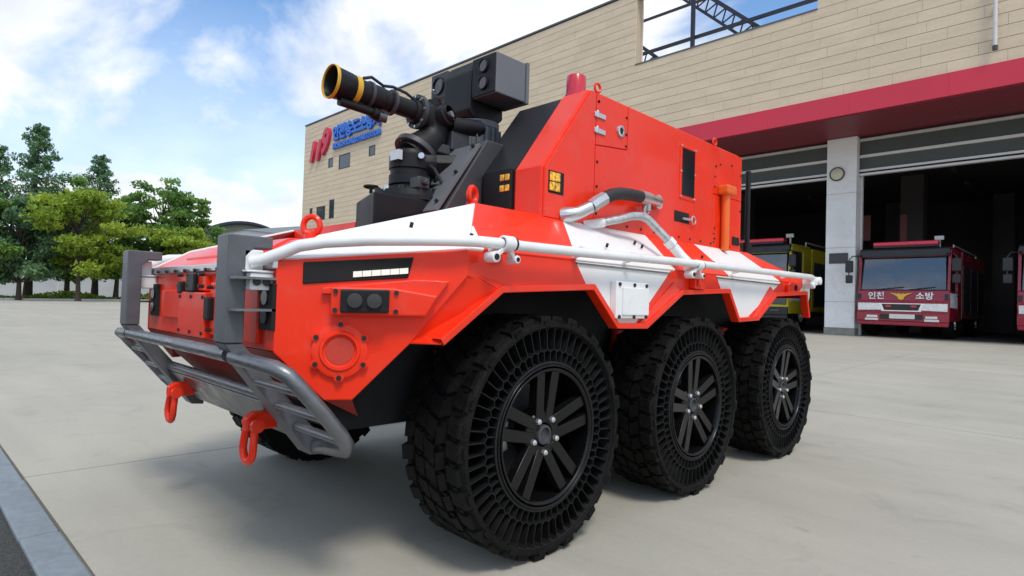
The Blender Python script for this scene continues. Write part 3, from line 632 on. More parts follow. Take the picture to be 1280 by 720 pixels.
        for k in range(6):
            a = R_(30 + 60 * k); t3 = Vector((sg * T.x, T.y, 0)); c = C_ + t3 * (.078 * math.cos(a)) + Vector((0, 0, .078 * math.sin(a)))
            lug = B(); lug.cyl(c + ax * .008, c + ax * .024, .014, 12); lug.build('horn_lug', M_red, so); lug = B(); lug.cyl(c + ax * .022, c + ax * .031, .0075, 8); lug.build('horn_bolt', M_bolt, so)
        mesh_ = B(); mesh_.cyl(C_ + ax * .019, C_ + ax * .0215, .040, 28); mesh_.build('horn_mesh', mat('red horn mesh', (.52, .04, .02), .6, var=.3, scale=400), so)
    # white tube rails with end flanges and clamps
    for sg in (1, -1):
        X = lambda x: XC + sg * (x - XC)
        pts = [(-1.735, .675, .985), (-1.715, .70, .993), (-1.68, .735, 1.012), (-1.645, .775, 1.036), (-1.60, .83, 1.050), (-1.53, .93, 1.062), (-1.45, 1.045, 1.069), (-1.395, 1.13, 1.073), (-1.365, 1.20, 1.076), (-1.348, 1.28, 1.076), (-1.342, 1.40, 1.076), (-1.34, 1.8, 1.083), (-1.34, 2.5, 1.098), (-1.34, 3.3, 1.108), (-1.34, 4.05, 1.116), (-1.36, 4.14, 1.116), (-1.42, 4.22, 1.11)]
        t = B(); t.tube([(X(x), y, z) for x, y, z in pts], .0175, 14); tr = t.build('tube_rail', M_white, rt)
        fl = B(); fl.box((X(-1.80), .655, .955), (X(-1.71), .735, .962)); fl.box((X(-1.79), .66, .962), (X(-1.745), .715, 1.022)); fl.box((X(-1.795), .668, .905), (X(-1.715), .735, .954)); fl.build('rail_flange', M_white, rt, bevel=.004)
        fb = B()
        for x in (-1.783, -1.762):
            for z in (.925, 1.005): fb.cyl((X(x), .652, z), (X(x), .672, z), .009, 8)
        for y in (.685, .712):
            for z in (.928,): fb.cyl((X(-1.712), y, z), (X(-1.706), y, z), .011, 8)
        fb.build('flange_bolts', M_bolt, rt)['kind'] = 'stuff'
        for y in (1.315, 2.56):
            z = 1.078 + .012 * (y - 1.315)
            c = B()
            c.lathe([(-.022, .0178), (-.022, .025), (.022, .025), (.022, .0178)], (X(-1.34), y, z), (0, 1, 0), 16)
            c.bar((X(-1.345), y - .012, z - .015), (X(-1.352), y - .045, z - .042), .016, .022, (1, 0, 0)); c.cyl((X(-1.375), y - .052, z - .046), (X(-1.332), y - .052, z - .046), .018, 14)
            c.bar((X(-1.345), y + .012, z - .015), (X(-1.352), y + .036, z - .042), .016, .02, (1, 0, 0)); c.cyl((X(-1.375), y + .042, z - .048), (X(-1.332), y + .042, z - .048), .014, 14)
            c.bar((X(-1.40), y, z - .02), (X(-1.345), y, z), .06, .02)
            co = c.build('rail_clamp', M_white, rt, bevel=.003)
            e = B(); e.cyl((X(-1.333), y - .052, z - .046), (X(-1.329), y - .052, z - .046), .010, 10); e.cyl((X(-1.333), y + .042, z - .048), (X(-1.329), y + .042, z - .048), .007, 10); e.build('clamp_eye', M_void, co)
            e = B(); e.tube(circ((X(-1.34), y + .03, z), .0185, 14, 1), .004, 6, closed=True); e.build('clamp_band', M_bolt, co)
        for y in (1.02, 1.72, 2.05, 3.05, 3.72):
            zz = 1.075 + .0135 * max(0, y - 1.2); xx = -1.34 if y > 1.3 else -1.47
            if y > 1.3:
                c = B(); c.bar((X(-1.40), y, zz - .012), (X(-1.345), y, zz), .022, .012); c.cyl((X(-1.36), y, zz + .012), (X(-1.36), y, zz + .024), .010, 10); c.build('rail_stay', M_white, rt)
        # rear bracket cluster and rear loudspeaker panel
        c = B(); c.box((X(-1.40), 4.07, 1.07), (X(-1.345), 4.20, 1.125)); c.cyl((X(-1.41), 4.215, 1.10), (X(-1.33), 4.215, 1.10), .026, 12); c.cyl((X(-1.41), 4.11, 1.065), (X(-1.335), 4.11, 1.065), .02, 12); c.build('rail_end_bracket', M_white, rt, bevel=.004)
        pn = B(); pn.prism([(3.80, 1.012), (3.80, 1.055), (3.845, 1.072), (4.04, 1.072), (4.04, 1.05), (3.97, 1.014)], 0, X(-1.404), X(-1.385)); po = pn.build('rear_camera_panel', M_red, rt, bevel=.003)
        pn = B(); pn.cyl((X(-1.386), 3.915, 1.043), (X(-1.379), 3.915, 1.043), .019, 16); pn.build('rear_camera_lens', M_glassd, po)
        # bolted white hatch between the front arches
        hb = B(); hb.box((X(-1.405), 1.965, .842), (X(-1.375), 2.198, .992)); ho = hb.build('battery_hatch', M_white, rt, bevel=.004)
        hb = B(); hb.box((X(-1.376), 2.005, .856), (X(-1.368), 2.195, .968)); hb.build('hatch_cover', M_white, ho, bevel=.003)
        hb = B()
        for y in (1.985, 2.09, 2.18):
            for z in (.849, .98): hb.cyl((X(-1.376), y, z), (X(-1.370), y, z), .008, 8)
        hb.build('hatch_bolts', M_bolt, ho)['kind'] = 'stuff'
        hb = B(); hb.box((X(-1.405), 2.60, .985), (X(-1.372), 2.70, 1.055)); hb.box((X(-1.372), 2.615, 1.0), (X(-1.362), 2.65, 1.04)); hb.build('side_socket', M_red, rt, bevel=.004)
        st = B()
        st.box((X(-1.404), 1.74, 1.045), (X(-1.398), 2.42, 1.051)); st.build('trim_strip', M_gun, rt); st = B(); st.box((X(-1.404), 2.88, 1.050), (X(-1.398), 3.70, 1.056)); st.build('trim_strip', M_gun, rt)
    # ---------------- lifting eyes
    for x, y, z, tilt, sc in ((-1.93, .95, 1.092, 38, 1.0), (-1.665, 1.445, 1.245, 112, .95)):
        e = B(); e.cyl((x, y, z - .02), (x, y, z + .012), .024, 14); c = Vector((x, y, z + .042 * sc)); a = R_(tilt)
        ring = [c + Vector((math.cos(k * 2 * math.pi / 20) * .030 * sc * math.cos(a), math.cos(k * 2 * math.pi / 20) * .030 * sc * math.sin(a), math.sin(k * 2 * math.pi / 20) * .032 * sc)) for k in range(20)]
        e.tube(ring, .0105, 8, closed=True); e.build('lifting_eye', M_red, rt)
    # ---------------- bull bar
    bb = B(); bb.cyl((XC - .56, .645, .715), (XC + .56, .645, .715), .021, 14); bbo = bb.build('bull_bar', M_gun, rt)
    for sg in (1, -1):
        xa, xb = XC + sg * .515, XC + sg * .605
        p = B(); p.prism([(.615, .752), (.668, .752), (.668, 1.0), (.69, 1.026), (.742, 1.026), (.742, 1.062), (.615, 1.062)], 0, min(xa, xb), max(xa, xb)); p.build('post', M_post, bbo, bevel=.004)
        lg = B(); lg.prism([(.615, .751), (.668, .751), (.935, .435), (.935, .395), (.885, .40)], 0, min(xa, xb) + .004, max(xa, xb) - .004); lg.build('leg', M_post, bbo, bevel=.004)
        xo = XC + sg * .865
        tb = B(); q = [(XC + sg * .59, .648, .712), (XC + sg * .78, .655, .706), (XC + sg * .825, .666, .702), (XC + sg * .855, .690, .684), (xo, .715, .655), (xo, .79, .572), (xo, .84, .512), (XC + sg * .855, .865, .480), (XC + sg * .82, .885, .455), (XC + sg * .60, .905, .425)]
        tb.tube(q, .0215, 14); tb.build('outer_tube', M_gun, bbo)
        for y, z in ((.715, .640), (.775, .567), (.835, .497)):
            rg = B(); rg.cyl((XC + sg * .59, y, z), (xo, y + .012, z - .004), .0130, 12); rg.build('rung', M_gun, bbo)
        gs = B(); gs.box((XC + sg * .61, .62, .845), (XC + sg * .66, .735, .852)); gs.box((XC + sg * .61, .62, .935), (XC + sg * .66, .735, .942)); gs.build('post_stay', M_gun, bbo)
    c = B(); c.cyl((XC - .53, .795, .575), (XC + .53, .795, .575), .019, 12); c.build('cross_tube', M_gun, bbo)
    c = B(); c.prism([(.79, .55), (.805, .565), (.915, .44), (.90, .425)], 0, XC - .51, XC + .51); c.build('skid_plate', M_gun, bbo, bevel=.003)
    for x in (XC + .41, XC - .41):
        s = B(); s.prism([(.755, .458), (.755, .50), (.78, .516), (.84, .516), (.86, .458)], 0, x - .018, x + .018); so = s.build('tow_lug', M_red, rt, bevel=.006)
        s = B(); s.cyl((x - .048, .778, .478), (x + .048, .778, .478), .014, 12); s.cyl((x + .042, .778, .478), (x + .055, .778, .478), .022, 12); s.build('shackle_pin', M_red, so)
        s = B(); arc = [(x - .034, .778, .488), (x - .034, .776, .46), (x - .038, .772, .425)] + [(x - .040 * math.cos(R_(k)), .77, .40 - .042 * math.sin(R_(k))) for k in (0, 25, 50, 75, 105, 130, 155, 180)] + [(x + .038, .772, .425), (x + .034, .776, .46), (x + .034, .778, .488)]
        s.tube(arc, .0125, 10); s.build('shackle', M_red, so)
    # ---------------- cabin
    prof = [(1.765, 1.235), (3.60, 1.235), (3.60, 1.845), (2.06, 1.845), (1.765, 1.45)]
    for sg in (1, -1):
        x0, x1 = (XC + .58, XC + .735) if sg > 0 else (XC - .40, XC - .30); c = B(); c.prism(prof if sg > 0 else [(2.36, 1.235), (3.59, 1.235), (3.59, 1.838), (2.36, 1.838)], 0, x0, x1); c.build('cabin_cheek', M_red if sg > 0 else M_black, rt, bevel=.010)
        if sg < 0: continue
        x0, x1 = sorted((XC + sg * .30, XC + sg * .579)); c = B(); c.prism([(1.770, 1.235), (3.59, 1.235), (3.59, 1.838), (2.065, 1.838), (1.770, 1.452)], 0, x0, x1); c.build('cabin_front_plate', M_black, rt, bevel=.004)
        lb = B(); xm = XC + sg * .50; lb.box((xm - .10, 1.752, 1.25), (xm + .075, 1.772, 1.462)); lo = lb.build('front_strobe', M_black, rt, bevel=.005)
        for zz in (1.362, 1.408):
            for xx in (xm + .022, xm + .053):
                q = B(); q.box((xx - .013, 1.747, zz + .002), (xx + .013, 1.753, zz + .030)); q.build('strobe_lens', M_yel, lo, bevel=.003)
        X = lambda x: XC + sg * (x - XC)
        # thin bolted skins on the cabin side, with open seams between them
        def skin(poly, name='cabin_skin', t=.006, m=M_red, par=None):
            g = B(); g.prism(poly, 0, X(-1.615), X(-1.609 + t)); return g.build(name, m, par or rt, bevel=.002)
        skin([(1.775, 1.245), (2.098, 1.245), (2.098, 1.835), (2.068, 1.835), (1.775, 1.445)])
        hs = skin([(2.102, 1.605), (2.345, 1.632), (2.345, 1.835), (2.102, 1.835)], 'hinged_hatch')
        skin([(2.102, 1.245), (3.218, 1.245), (3.218, 1.835), (2.349, 1.835), (2.349, 1.628), (2.102, 1.601)])
        skin([(3.222, 1.245), (3.592, 1.245), (3.592, 1.56), (3.222, 1.555)]); skin([(3.222, 1.559), (3.592, 1.564), (3.592, 1.835), (3.222, 1.835)])
        for z in (1.745, 1.675):
            g = B(); g.box((X(-1.606), 2.085, z - .018), (X(-1.596), 2.165, z + .004)); g.cyl((X(-1.600), 2.105, z - .02), (X(-1.600), 2.105, z + .012), .008, 10); g.build('hinge', M_silver, hs, bevel=.002)
        g = B(); g.lathe([(0, .001), (.0, .028), (.010, .026), (.012, .017), (.008, .015)], (X(-1.604), 2.285, 1.705), (sg, 0, 0), 24); lk = g.build('hatch_lock', M_silver, hs)
        g = B(); g.cyl((X(-1.603), 2.285, 1.705), (X(-1.595), 2.285, 1.705), .013, 14); g.build('lock_core', M_void, lk)
        g = B(); g.box((X(-1.606), 1.795, 1.345), (X(-1.601), 1.89, 1.437)); sl = g.build('side_strobe', M_void, rt)
        for zz in (1.354, 1.394):
            for yy in (1.799, 1.832):
                q = B(); q.box((X(-1.602), yy, zz), (X(-1.596), yy + .031, zz + .037)); q.build('strobe_lens', M_yel, sl, bevel=.003)
        g = B(); g.box((X(-1.606), 2.835, 1.475), (X(-1.598), 3.005, 1.768)); wf = g.build('window_frame', M_red, rt, bevel=.003)
        g = B(); g.box((X(-1.599), 2.855, 1.495), (X(-1.595), 2.985, 1.748)); g.build('window_glass', M_glassd, wf)
        g = B()
        for y in (2.846, 2.994):
            for z in (1.486, 1.62, 1.757): g.cyl((X(-1.599), y, z), (X(-1.594), y, z), .006, 8)
        g.build('frame_bolts', M_silver, wf)['kind'] = 'stuff'
        g = B(); g.box((X(-1.606), 2.79, 1.348), (X(-1.6015), 2.945, 1.405)); hr = g.build('handle_recess', M_void, rt)
        g = B(); g.tube(circ((X(-1.590), 2.975, 1.372), .022, 14, 0), .004, 6, closed=True); g.bar((X(-1.594), 2.86, 1.368), (X(-1.594), 2.955, 1.372), .01, .012); g.build('pull_ring', M_silver, hr)
        g = B(); g.cyl((X(-1.575), 3.325, 1.235), (X(-1.575), 3.325, 1.575), .024, 16); ex = g.build('exhaust_pipe', M_orange, rt)
        g = B(); g.box((X(-1.606), 3.275, 1.56), (X(-1.535), 3.39, 1.615)); g.build('exhaust_cap', M_orange, ex, bevel=.012)
        g = B(); g.box((X(-1.606), 3.475, 1.285), (X(-1.598), 3.565, 1.335)); g.build('side_vent', M_black, rt, bevel=.002)
        g = B(); rnd = random.Random(8)
        for y in [2.12 + .12 * k for k in range(12)]: g.cyl((X(-1.605), y, 1.268), (X(-1.598), y, 1.268), .0055, 6)
        for z in (1.30, 1.42, 1.53, 1.80): g.cyl((X(-1.605), 2.115, z), (X(-1.598), 2.115, z), .006, 6)
        for z in (1.28, 1.30, 1.33, 1.36, 1.60, 1.66, 1.72): g.cyl((X(-1.605), 3.235 + rnd.uniform(-.005, .02), z), (X(-1.598), 3.24, z), .006, 6)
        for y, z in ((2.335, 1.645), (2.335, 1.70), (2.335, 1.78), (2.115, 1.80), (3.30, 1.74), (3.45, 1.76), (3.575, 1.72), (3.575, 1.50), (3.575, 1.30)): g.cyl((X(-1.605), y, z), (X(-1.598), y, z), .006, 6)
        g.build('skin_bolts', M_bolt, rt)['kind'] = 'stuff'
        for y in (2.12, 3.25):
            g = B(); g.tube(circ((X(-1.615), y, 1.865), .020, 14, 0), .006, 6, closed=True); g.build('roof_eye', M_red, rt)
    c = B(); c.box((XC - .299, 2.34, 1.235), (XC + .299, 3.59, 1.838)); c.build('cabin_core', M_black, rt)
    c = B(); c.box((XC + .585, 2.10, 1.846), (XC + .72, 3.592, 1.854)); c.build('cabin_roof', M_red, rt, bevel=.003)
    c = B(); c.box((XC - .39, 2.36, 1.840), (XC + .575, 3.592, 1.846)); c.build('roof_plate', M_black, rt)
    c = B(); c.lathe([(0, .052), (.012, .052), (.014, .047), (.098, .047), (.105, .043), (.106, .001)], (-1.76, 2.145, 1.855), (0, 0, 1), 24); c.build('beacon', M_beacon, rt)
    c = B(); c.cyl((-1.66, 3.82, 1.24), (-1.66, 3.82, 1.80), .016, 10); c.cyl((-1.66, 3.82, 1.24), (-1.66, 3.82, 1.33), .03, 10); c.build('antenna', M_black, rt)
    # wedge that carries the sensor head
    c = B(); c.prism([(1.54, 1.24), (1.93, 1.24), (1.93, 1.625), (1.795, 1.625)], 0, XC + .09, XC + .37); c.box((XC - .16, 1.931, 1.24), (XC + .37, 2.335, 1.625)); wd = c.build('sensor_plinth', M_charc, rt, bevel=.006)
    c = B(); c.add([(XC + .10, 1.532, 1.27), (XC + .36, 1.532, 1.27), (XC + .36, 1.765, 1.60), (XC + .10, 1.765, 1.60)], [(0, 1, 2, 3)])
    m_ = c.build('plinth_cover', M_greybox, wd); s_ = m_.modifiers.new('s', 'SOLIDIFY'); s_.thickness = .012; s_.offset = 0  # paler grey puts the stronger light on the slanted face into colour
    c = B()
    for x in (XC + .13, XC + .33):
        for y, z in ((1.56, 1.31), (1.66, 1.452), (1.755, 1.585)): c.cyl((x, y - .014, z + .01), (x, y + .01, z - .006), .009, 8)
    c.build('cover_bolts', M_bolt, wd)['kind'] = 'stuff'
    # ---------------- sensor head
    hx, hy = -2.36, 2.06
    c = B(); c.lathe([(0, .13), (.02, .13), (.022, .115)] + [(.03 + .0 * k, .115) for k in range(1)] + [(.165, .115), (.17, .12), (.20, .12), (.201, .02)], (hx, hy, 1.626), (0, 0, 1), 28)
    for k in range(20):
        a = k * 2 * math.pi / 20; c.obox((hx + .12 * math.cos(a), hy + .12 * math.sin(a), 1.72), (.012, .005, .068), Matrix.Rotation(a, 3, 'Z'))
    mast = c.build('sensor_mast', M_greybox, rt)
    c = B(); c.prism([(1.925, 1.86), (1.935, 2.06), (1.97, 2.125), (2.16, 2.135), (2.17, 1.86), (2.13, 1.825), (1.96, 1.825)], 0, -2.485, -2.272); sh_ = c.build('sensor_head', M_black, rt, bevel=.012, seg=3)
    c = B(); c.box((-2.270, 1.945, 1.912), (-2.095, 2.15, 2.112)); c.box((-2.272, 2.151, 1.905), (-2.088, 2.172, 2.12)); pd = c.build('camera_pod', M_greybox, sh_, bevel=.005)
    c = B(); c.box((-2.266, 1.938, 1.916), (-2.099, 1.9455, 2.108)); c.build('pod_face', M_black, sh_, bevel=.003)
    for z, r in ((2.058, .030), (1.972, .030)):
        c = B(); c.lathe([(0, r + .005), (.012, r + .004), (.013, r), (.006, r - .002)], (-2.178, 1.939, z), (0, -1, 0), 20); c.build('lens_ring', M_black, sh_)
        c = B(); c.cyl((-2.178, 1.938, z), (-2.178, 1.931, z), r - .002, 20); c.build('lens', M_lens, sh_)
    c = B(); c.box((-2.635, 1.96, 1.985), (-2.495, 2.10, 2.125)); c.build('spotlight_pod', M_charc, sh_, bevel=.006)
    c = B(); c.lathe([(0, .048), (.012, .047), (.013, .040), (.004, .038), (.003, .001)], (-2.565, 1.959, 2.055), (0, -1, 0), 22); c.build('spotlight_lens', M_glassd, sh_)
    # ---------------- water cannon
    c = B(); c.prism([(-2.085, 1.285), (-2.085, 1.60), (-2.62, 1.60), (-2.62, 1.53), (-2.40, 1.392)], 2, 1.16, 1.325); cbx = c.build('cannon_base', M_black, rt, bevel=.006)
    cx, cy = -2.25, 1.575
    c = B(); c.lathe([(0, .175), (.018, .175), (.02, .165), (.045, .16), (.05, .12), (.062, .118)], (cx, cy, 1.326), (0, 0, 1), 32); fg = c.build('cannon_flange', M_black, rt)
    for k in range(12):
        a = k * 2 * math.pi / 12 + .2; q = B(); q.cyl((cx + .148 * math.cos(a), cy + .148 * math.sin(a), 1.345), (cx + .148 * math.cos(a), cy + .148 * math.sin(a), 1.385), .014, 8); q.build('flange_bolt', M_silver if k % 4 == 1 else M_bolt, fg)
    q = B(); q.lathe([(0, .05), (.045, .05), (.05, .03), (.08, .03)], (-2.14, 1.66, 1.365), (0, 0, 1), 16); q.build('valve_cap', M_black, fg)
    q = B(); q.cyl((-2.12, 1.54, 1.365), (-2.12, 1.54, 1.40), .018, 10); q.build('drain_plug', M_red, fg)
    c = B(); c.lathe([(0, .085), (.03, .085), (.034, .098), (.075, .098), (.08, .092), (.10, .092), (.105, .099), (.16, .099), (.163, .09), (.175, .09), (.19, .08)], (cx, cy, 1.375), (0, 0, 1), 28); ped = c.build('cannon_pedestal', M_black, rt)
    q = B(); q.box((cx + .00, cy - .112, 1.505), (cx + .062, cy - .090, 1.548)); q.build('rating_plate', M_silver, ped)
    q = B(); q.cyl((cx + .06, cy + .06, 1.512), (cx + .13, cy + .205, 1.525), .048, 6); q.cyl((cx + .04, cy + .02, 1.51), (cx + .07, cy + .08, 1.513), .06, 12); q.build('slew_motor', M_black, ped, bevel=.004)
    q = B(); q.cyl((cx + .10, cy - .01, 1.525), (cx + .118, cy - .03, 1.527), .014, 10); q.build('motor_bolt', M_silver, ped)
    el = B(); path = [(cx, 1.575, 1.545), (cx, 1.60, 1.575), (cx, 1.645, 1.605), (cx, 1.685, 1.645), (cx, 1.700, 1.695), (cx, 1.678, 1.737), (cx, 1.63, 1.757), (cx, 1.57, 1.758)]
    el.tube(path, [.082, .082, .079, .075, .073, .070, .063, .050], 20); elo = el.build('cannon_elbow', M_black, rt)
    q = B(); q.lathe([(0, .052), (.03, .052), (.035, .04), (.05, .038)], (cx + .06, 1.70, 1.745), (1, .3, .35), 14); q.lathe([(0, .04), (.03, .04), (.032, .02), (.05, .02)], (cx - .01, 1.70, 1.80), (.2, .2, 1), 12); q.build('elbow_gearbox', M_black, elo)
    q = B(); q.cyl((cx + .085, 1.715, 1.752), (cx + .105, 1.722, 1.758), .016, 10); q.build('gearbox_plug', M_silver, elo)
    q = B(); q.cyl((cx + .06, 1.745, 1.718), (cx + .085, 1.905, 1.735), .040, 16); q.cyl((cx + .087, 1.91, 1.736), (cx + .089, 1.925, 1.738), .030, 12); q.build('tilt_motor', M_black, elo)
    q = B(); q.box((cx + .02, 1.74, 1.60), (cx + .085, 1.845, 1.69)); q.box((cx - .02, 1.66, 1.575), (cx + .07, 1.75, 1.62)); q.build('motor_bracket', M_charc, elo, bevel=.006)
    q = B(); q.tube([(cx + .09, cy + .03, 1.50), (cx + .15, cy + .02, 1.47), (cx + .17, cy + .05, 1.41), (cx + .14, cy + .10, 1.37)], .008, 8); q.build('motor_cable', M_hose, ped)
    q = B(); q.tube([(cx + .10, 1.88, 1.70), (cx + .13, 1.86, 1.63), (cx + .12, 1.78, 1.55), (cx + .15, 1.72, 1.46), (cx + .14, 1.68, 1.38)], .007, 8); q.build('motor_cable', M_hose, elo)
    q = B(); q.lathe([(-.012, .088), (-.012, .104), (.012, .104), (.012, .088)], (cx, 1.60, 1.572), (0, .55, .83), 28); q.build('elbow_collar', M_charc, elo)
    q = B(); q.lathe([(-.010, .060), (-.010, .078), (.010, .078), (.010, .060)], (cx, 1.60, 1.7575), (0, 1, .02), 24); q.build('elbow_collar', M_charc, elo)
    for k in range(8):
        a = k * 2 * math.pi / 8; q = B(); q.cyl((cx + .069 * math.cos(a), 1.586, 1.7575 + .069 * math.sin(a)), (cx + .069 * math.cos(a), 1.594, 1.7575 + .069 * math.sin(a)), .006, 6); q.build('collar_bolt', M_silver, elo)
    q = B(); q.box((cx + .095, cy - .07, 1.375), (cx + .16, cy - .01, 1.425)); q.cyl((cx + .16, cy - .04, 1.40), (cx + .185, cy - .04, 1.40), .014, 10); q.build('junction_box', M_charc, fg, bevel=.005)
    q = B(); q.tube(circ((cx - .12, cy - .13, 1.40), .03, 14, 2), .006, 6, closed=True); q.cyl((cx - .12, cy - .13, 1.37), (cx - .12, cy - .13, 1.405), .008, 8); q.build('hand_wheel', M_black, fg)
    # barrel
    a0 = Vector((cx, 1.60, 1.757)); a1 = Vector((cx, 1.165, 1.776)); d = (a0 - a1).normalized()
    q = B(); q.lathe([(.125, .056), (.13, .051), (.24, .051), (.245, .047), (.27, .047), (.275, .042), (.44, .042)], a1, d, 28); br = q.build('cannon_barrel', M_black, rt)
    q = B(); q.lathe([(.0, .066), (.01, .0665), (.085, .060), (.09, .056), (.126, .056)], a1, d, 32); q.lathe([(.003, .0650), (.01, .062), (.12, .048), (.121, .001)], a1, d, 32); q.build('nozzle', M_black, br)
    q = B(); q.lathe([(.009, .0665), (.009, .0705), (-.003, .0705), (-.005, .069), (-.003, .0655), (.009, .0645)], a1, d, 36); q.build('nozzle_ring', M_band, br)
    q = B(); q.lathe([(.096, .056), (.096, .0585), (.120, .0585), (.120, .056)], a1, d, 32); q.build('nozzle_band', M_band, br)
    q = B(); off = Vector((.012, 0, -.074)); q.cyl(a1 + d * .035 + off, a1 + d * .20 + off, .019, 12); q.cyl(a1 + d * .19 + off, a1 + d * .235 + off + Vector((0, 0, -.01)), .027, 12); q.bar(a1 + d * .17 + off, a1 + d * .18 + Vector((0, 0, -.03)), .03, .02, (1, 0, 0)); q.build('nozzle_actuator', M_black, br)
    q = B(); q.cyl(a1 + d * .215 + off + Vector((.02, 0, -.018)), a1 + d * .245 + off + Vector((.03, 0, -.02)), .020, 12); q.build('actuator_knob', M_charc, br)
    q = B(); q.tube([a1 + d * .15 + Vector((0, 0, .062)), a1 + d * .19 + Vector((.0, 0, .08)), a1 + d * .25 + Vector((0, 0, .062)), a1 + d * .30 + Vector((0, 0, .073)), a1 + d * .37 + Vector((0, 0, .068)), a1 + d * .42 + Vector((0, 0, .05))], .007, 8); q.build('control_cable', M_hose, br)
    for s_ in (.17, .285): 
        q = B(); q.lathe([(0, .043), (0, .057), (.014, .057), (.014, .043)], a1 + d * s_, d, 24); q.build('barrel_clamp', M_charc, br)
    # ---------------- hoses on the near side
    h = B(); h.tube([(-1.615, 1.90, 1.262), (-1.585, 1.915, 1.266), (-1.56, 1.94, 1.275), (-1.535, 1.99, 1.305)], [.036, .034, .027, .026], 16); h.tube([(-1.535, 1.99, 1.305), (-1.527, 2.02, 1.326), (-1.52, 2.062, 1.350)], [.031, .031, .031], 8); ho = h.build('delivery_hose', M_silver, rt)
    h = B(); h.tube([(-1.52, 2.06, 1.349), (-1.516, 2.11, 1.372), (-1.518, 2.178, 1.388), (-1.525, 2.27, 1.398), (-1.54, 2.368, 1.405)], .028, 16); h.build('rubber_sleeve', M_hose, ho)
    h = B(); h.tube([(-1.54, 2.365, 1.405), (-1.555, 2.47, 1.411)], .031, 12); h.tube([(-1.556, 2.47, 1.411), (-1.582, 2.60, 1.418)], .026, 12); h.cyl((-1.555, 2.45, 1.40), (-1.56, 2.46, 1.355), .022, 10); h.tube(circ((-1.552, 2.445, 1.355), .02, 10, 0), .006, 6, closed=True); h.cyl((-1.60, 2.60, 1.418), (-1.578, 2.60, 1.418), .036, 14); h.build('hose_coupling', M_silver, ho)
    h = B(); h.tube([(-1.61, 2.04, 1.238), (-1.575, 2.075, 1.246), (-1.55, 2.107, 1.255)], .021, 12); h2 = h.build('bypass_hose', M_white, rt)
    h = B(); h.tube([(-1.553, 2.10, 1.254), (-1.54, 2.13, 1.262), (-1.52, 2.183, 1.276), (-1.505, 2.25, 1.297), (-1.495, 2.31, 1.303), (-1.48, 2.345, 1.292), (-1.455, 2.38, 1.253), (-1.42, 2.423, 1.201), (-1.395, 2.46, 1.15)], .0185, 14); h.build('braided_hose', M_galv, h2)
    h = B(); h.tube([(-1.405, 2.446, 1.172), (-1.38, 2.478, 1.128), (-1.352, 2.50, 1.096)], [.023, .023, .021], 10); h.cyl((-1.42, 2.42, 1.20), (-1.408, 2.443, 1.177), .026, 6); h.build('hose_end', M_white, h2)
    h = B()
    for y, x, z in ((1.10, -1.56, 1.13), (1.26, -1.455, 1.105), (2.02, -1.47, 1.145), (2.3, -1.52, 1.185), (2.33, -1.50, 1.17), (2.9, -1.50, 1.165), (2.95, -1.46, 1.135), (3.35, -1.45, 1.13)): h.cyl((x, y, z - .01), (x + .006, y, z + .006), .006, 8)
    h.build('deck_bolts', M_bolt, rt)['kind'] = 'stuff'
build_robot()

# ================================================================== FIRE ENGINES
M_tred = mat('deep red truck paint', (0.30, 0.005, 0.024), 0.3, coat=0.5, var=0.05)
M_tyel = mat('yellow truck paint', (0.62, 0.50, 0.02), 0.35, coat=0.4, var=0.05)
M_chrome = mat('chrome trim', (0.75, 0.75, 0.76), 0.15, metal=1.0)
M_head = mat('headlamp reflector', (0.70, 0.71, 0.72), 0.18, metal=0.5, var=0.35, scale=30, coat=0.6)
M_bar = mat('red light bar lens', (0.70, 0.012, 0.05), 0.25, coat=0.5)
M_tblk = mat('black truck trim', (0.016, 0.016, 0.018), 0.4)
M_plate = mat('number plate white', (0.72, 0.72, 0.68), 0.5)
M_gold = mat('gold emblem', (0.75, 0.50, 0.04), 0.4)
M_ink = mat('plate ink', (0.05, 0.05, 0.06), 0.6)
M_letw = mat('white lettering', (0.82, 0.82, 0.82), 0.5)
M_capb = mat('light blue cap', (0.10, 0.42, 0.65), 0.7)
M_seat = mat('cab interior trim', (0.05, 0.05, 0.055), 0.8)
M_decal = mat('side decal panel', (0.62, 0.66, 0.74), 0.5, var=0.35, scale=4)
def windscreen_mat():
    m = bpy.data.materials.new('windscreen glass'); m.use_nodes = True; nt = m.node_tree; N = nt.nodes.new; L = nt.links.new; nt.nodes.remove(nt.nodes['Principled BSDF'])
    tr = N('ShaderNodeBsdfTransparent'); tr.inputs[0].default_value = (.62, .68, .66, 1); gl = N('ShaderNodeBsdfGlossy'); gl.inputs['Roughness'].default_value = .03; lw = N('ShaderNodeFresnel'); lw.inputs[0].default_value = 1.6
    ad = N('ShaderNodeMath'); ad.operation = 'MULTIPLY_ADD'; L(lw.outputs[0], ad.inputs[0]); ad.inputs[1].default_value = 1.0; ad.inputs[2].default_value = .14
    mx = N('ShaderNodeMixShader'); L(ad.outputs[0], mx.inputs[0]); L(tr.outputs[0], mx.inputs[1]); L(gl.outputs[0], mx.inputs[2]); L(mx.outputs[0], nt.nodes['Material Output'].inputs[0]); return m
M_wsc = windscreen_mat()

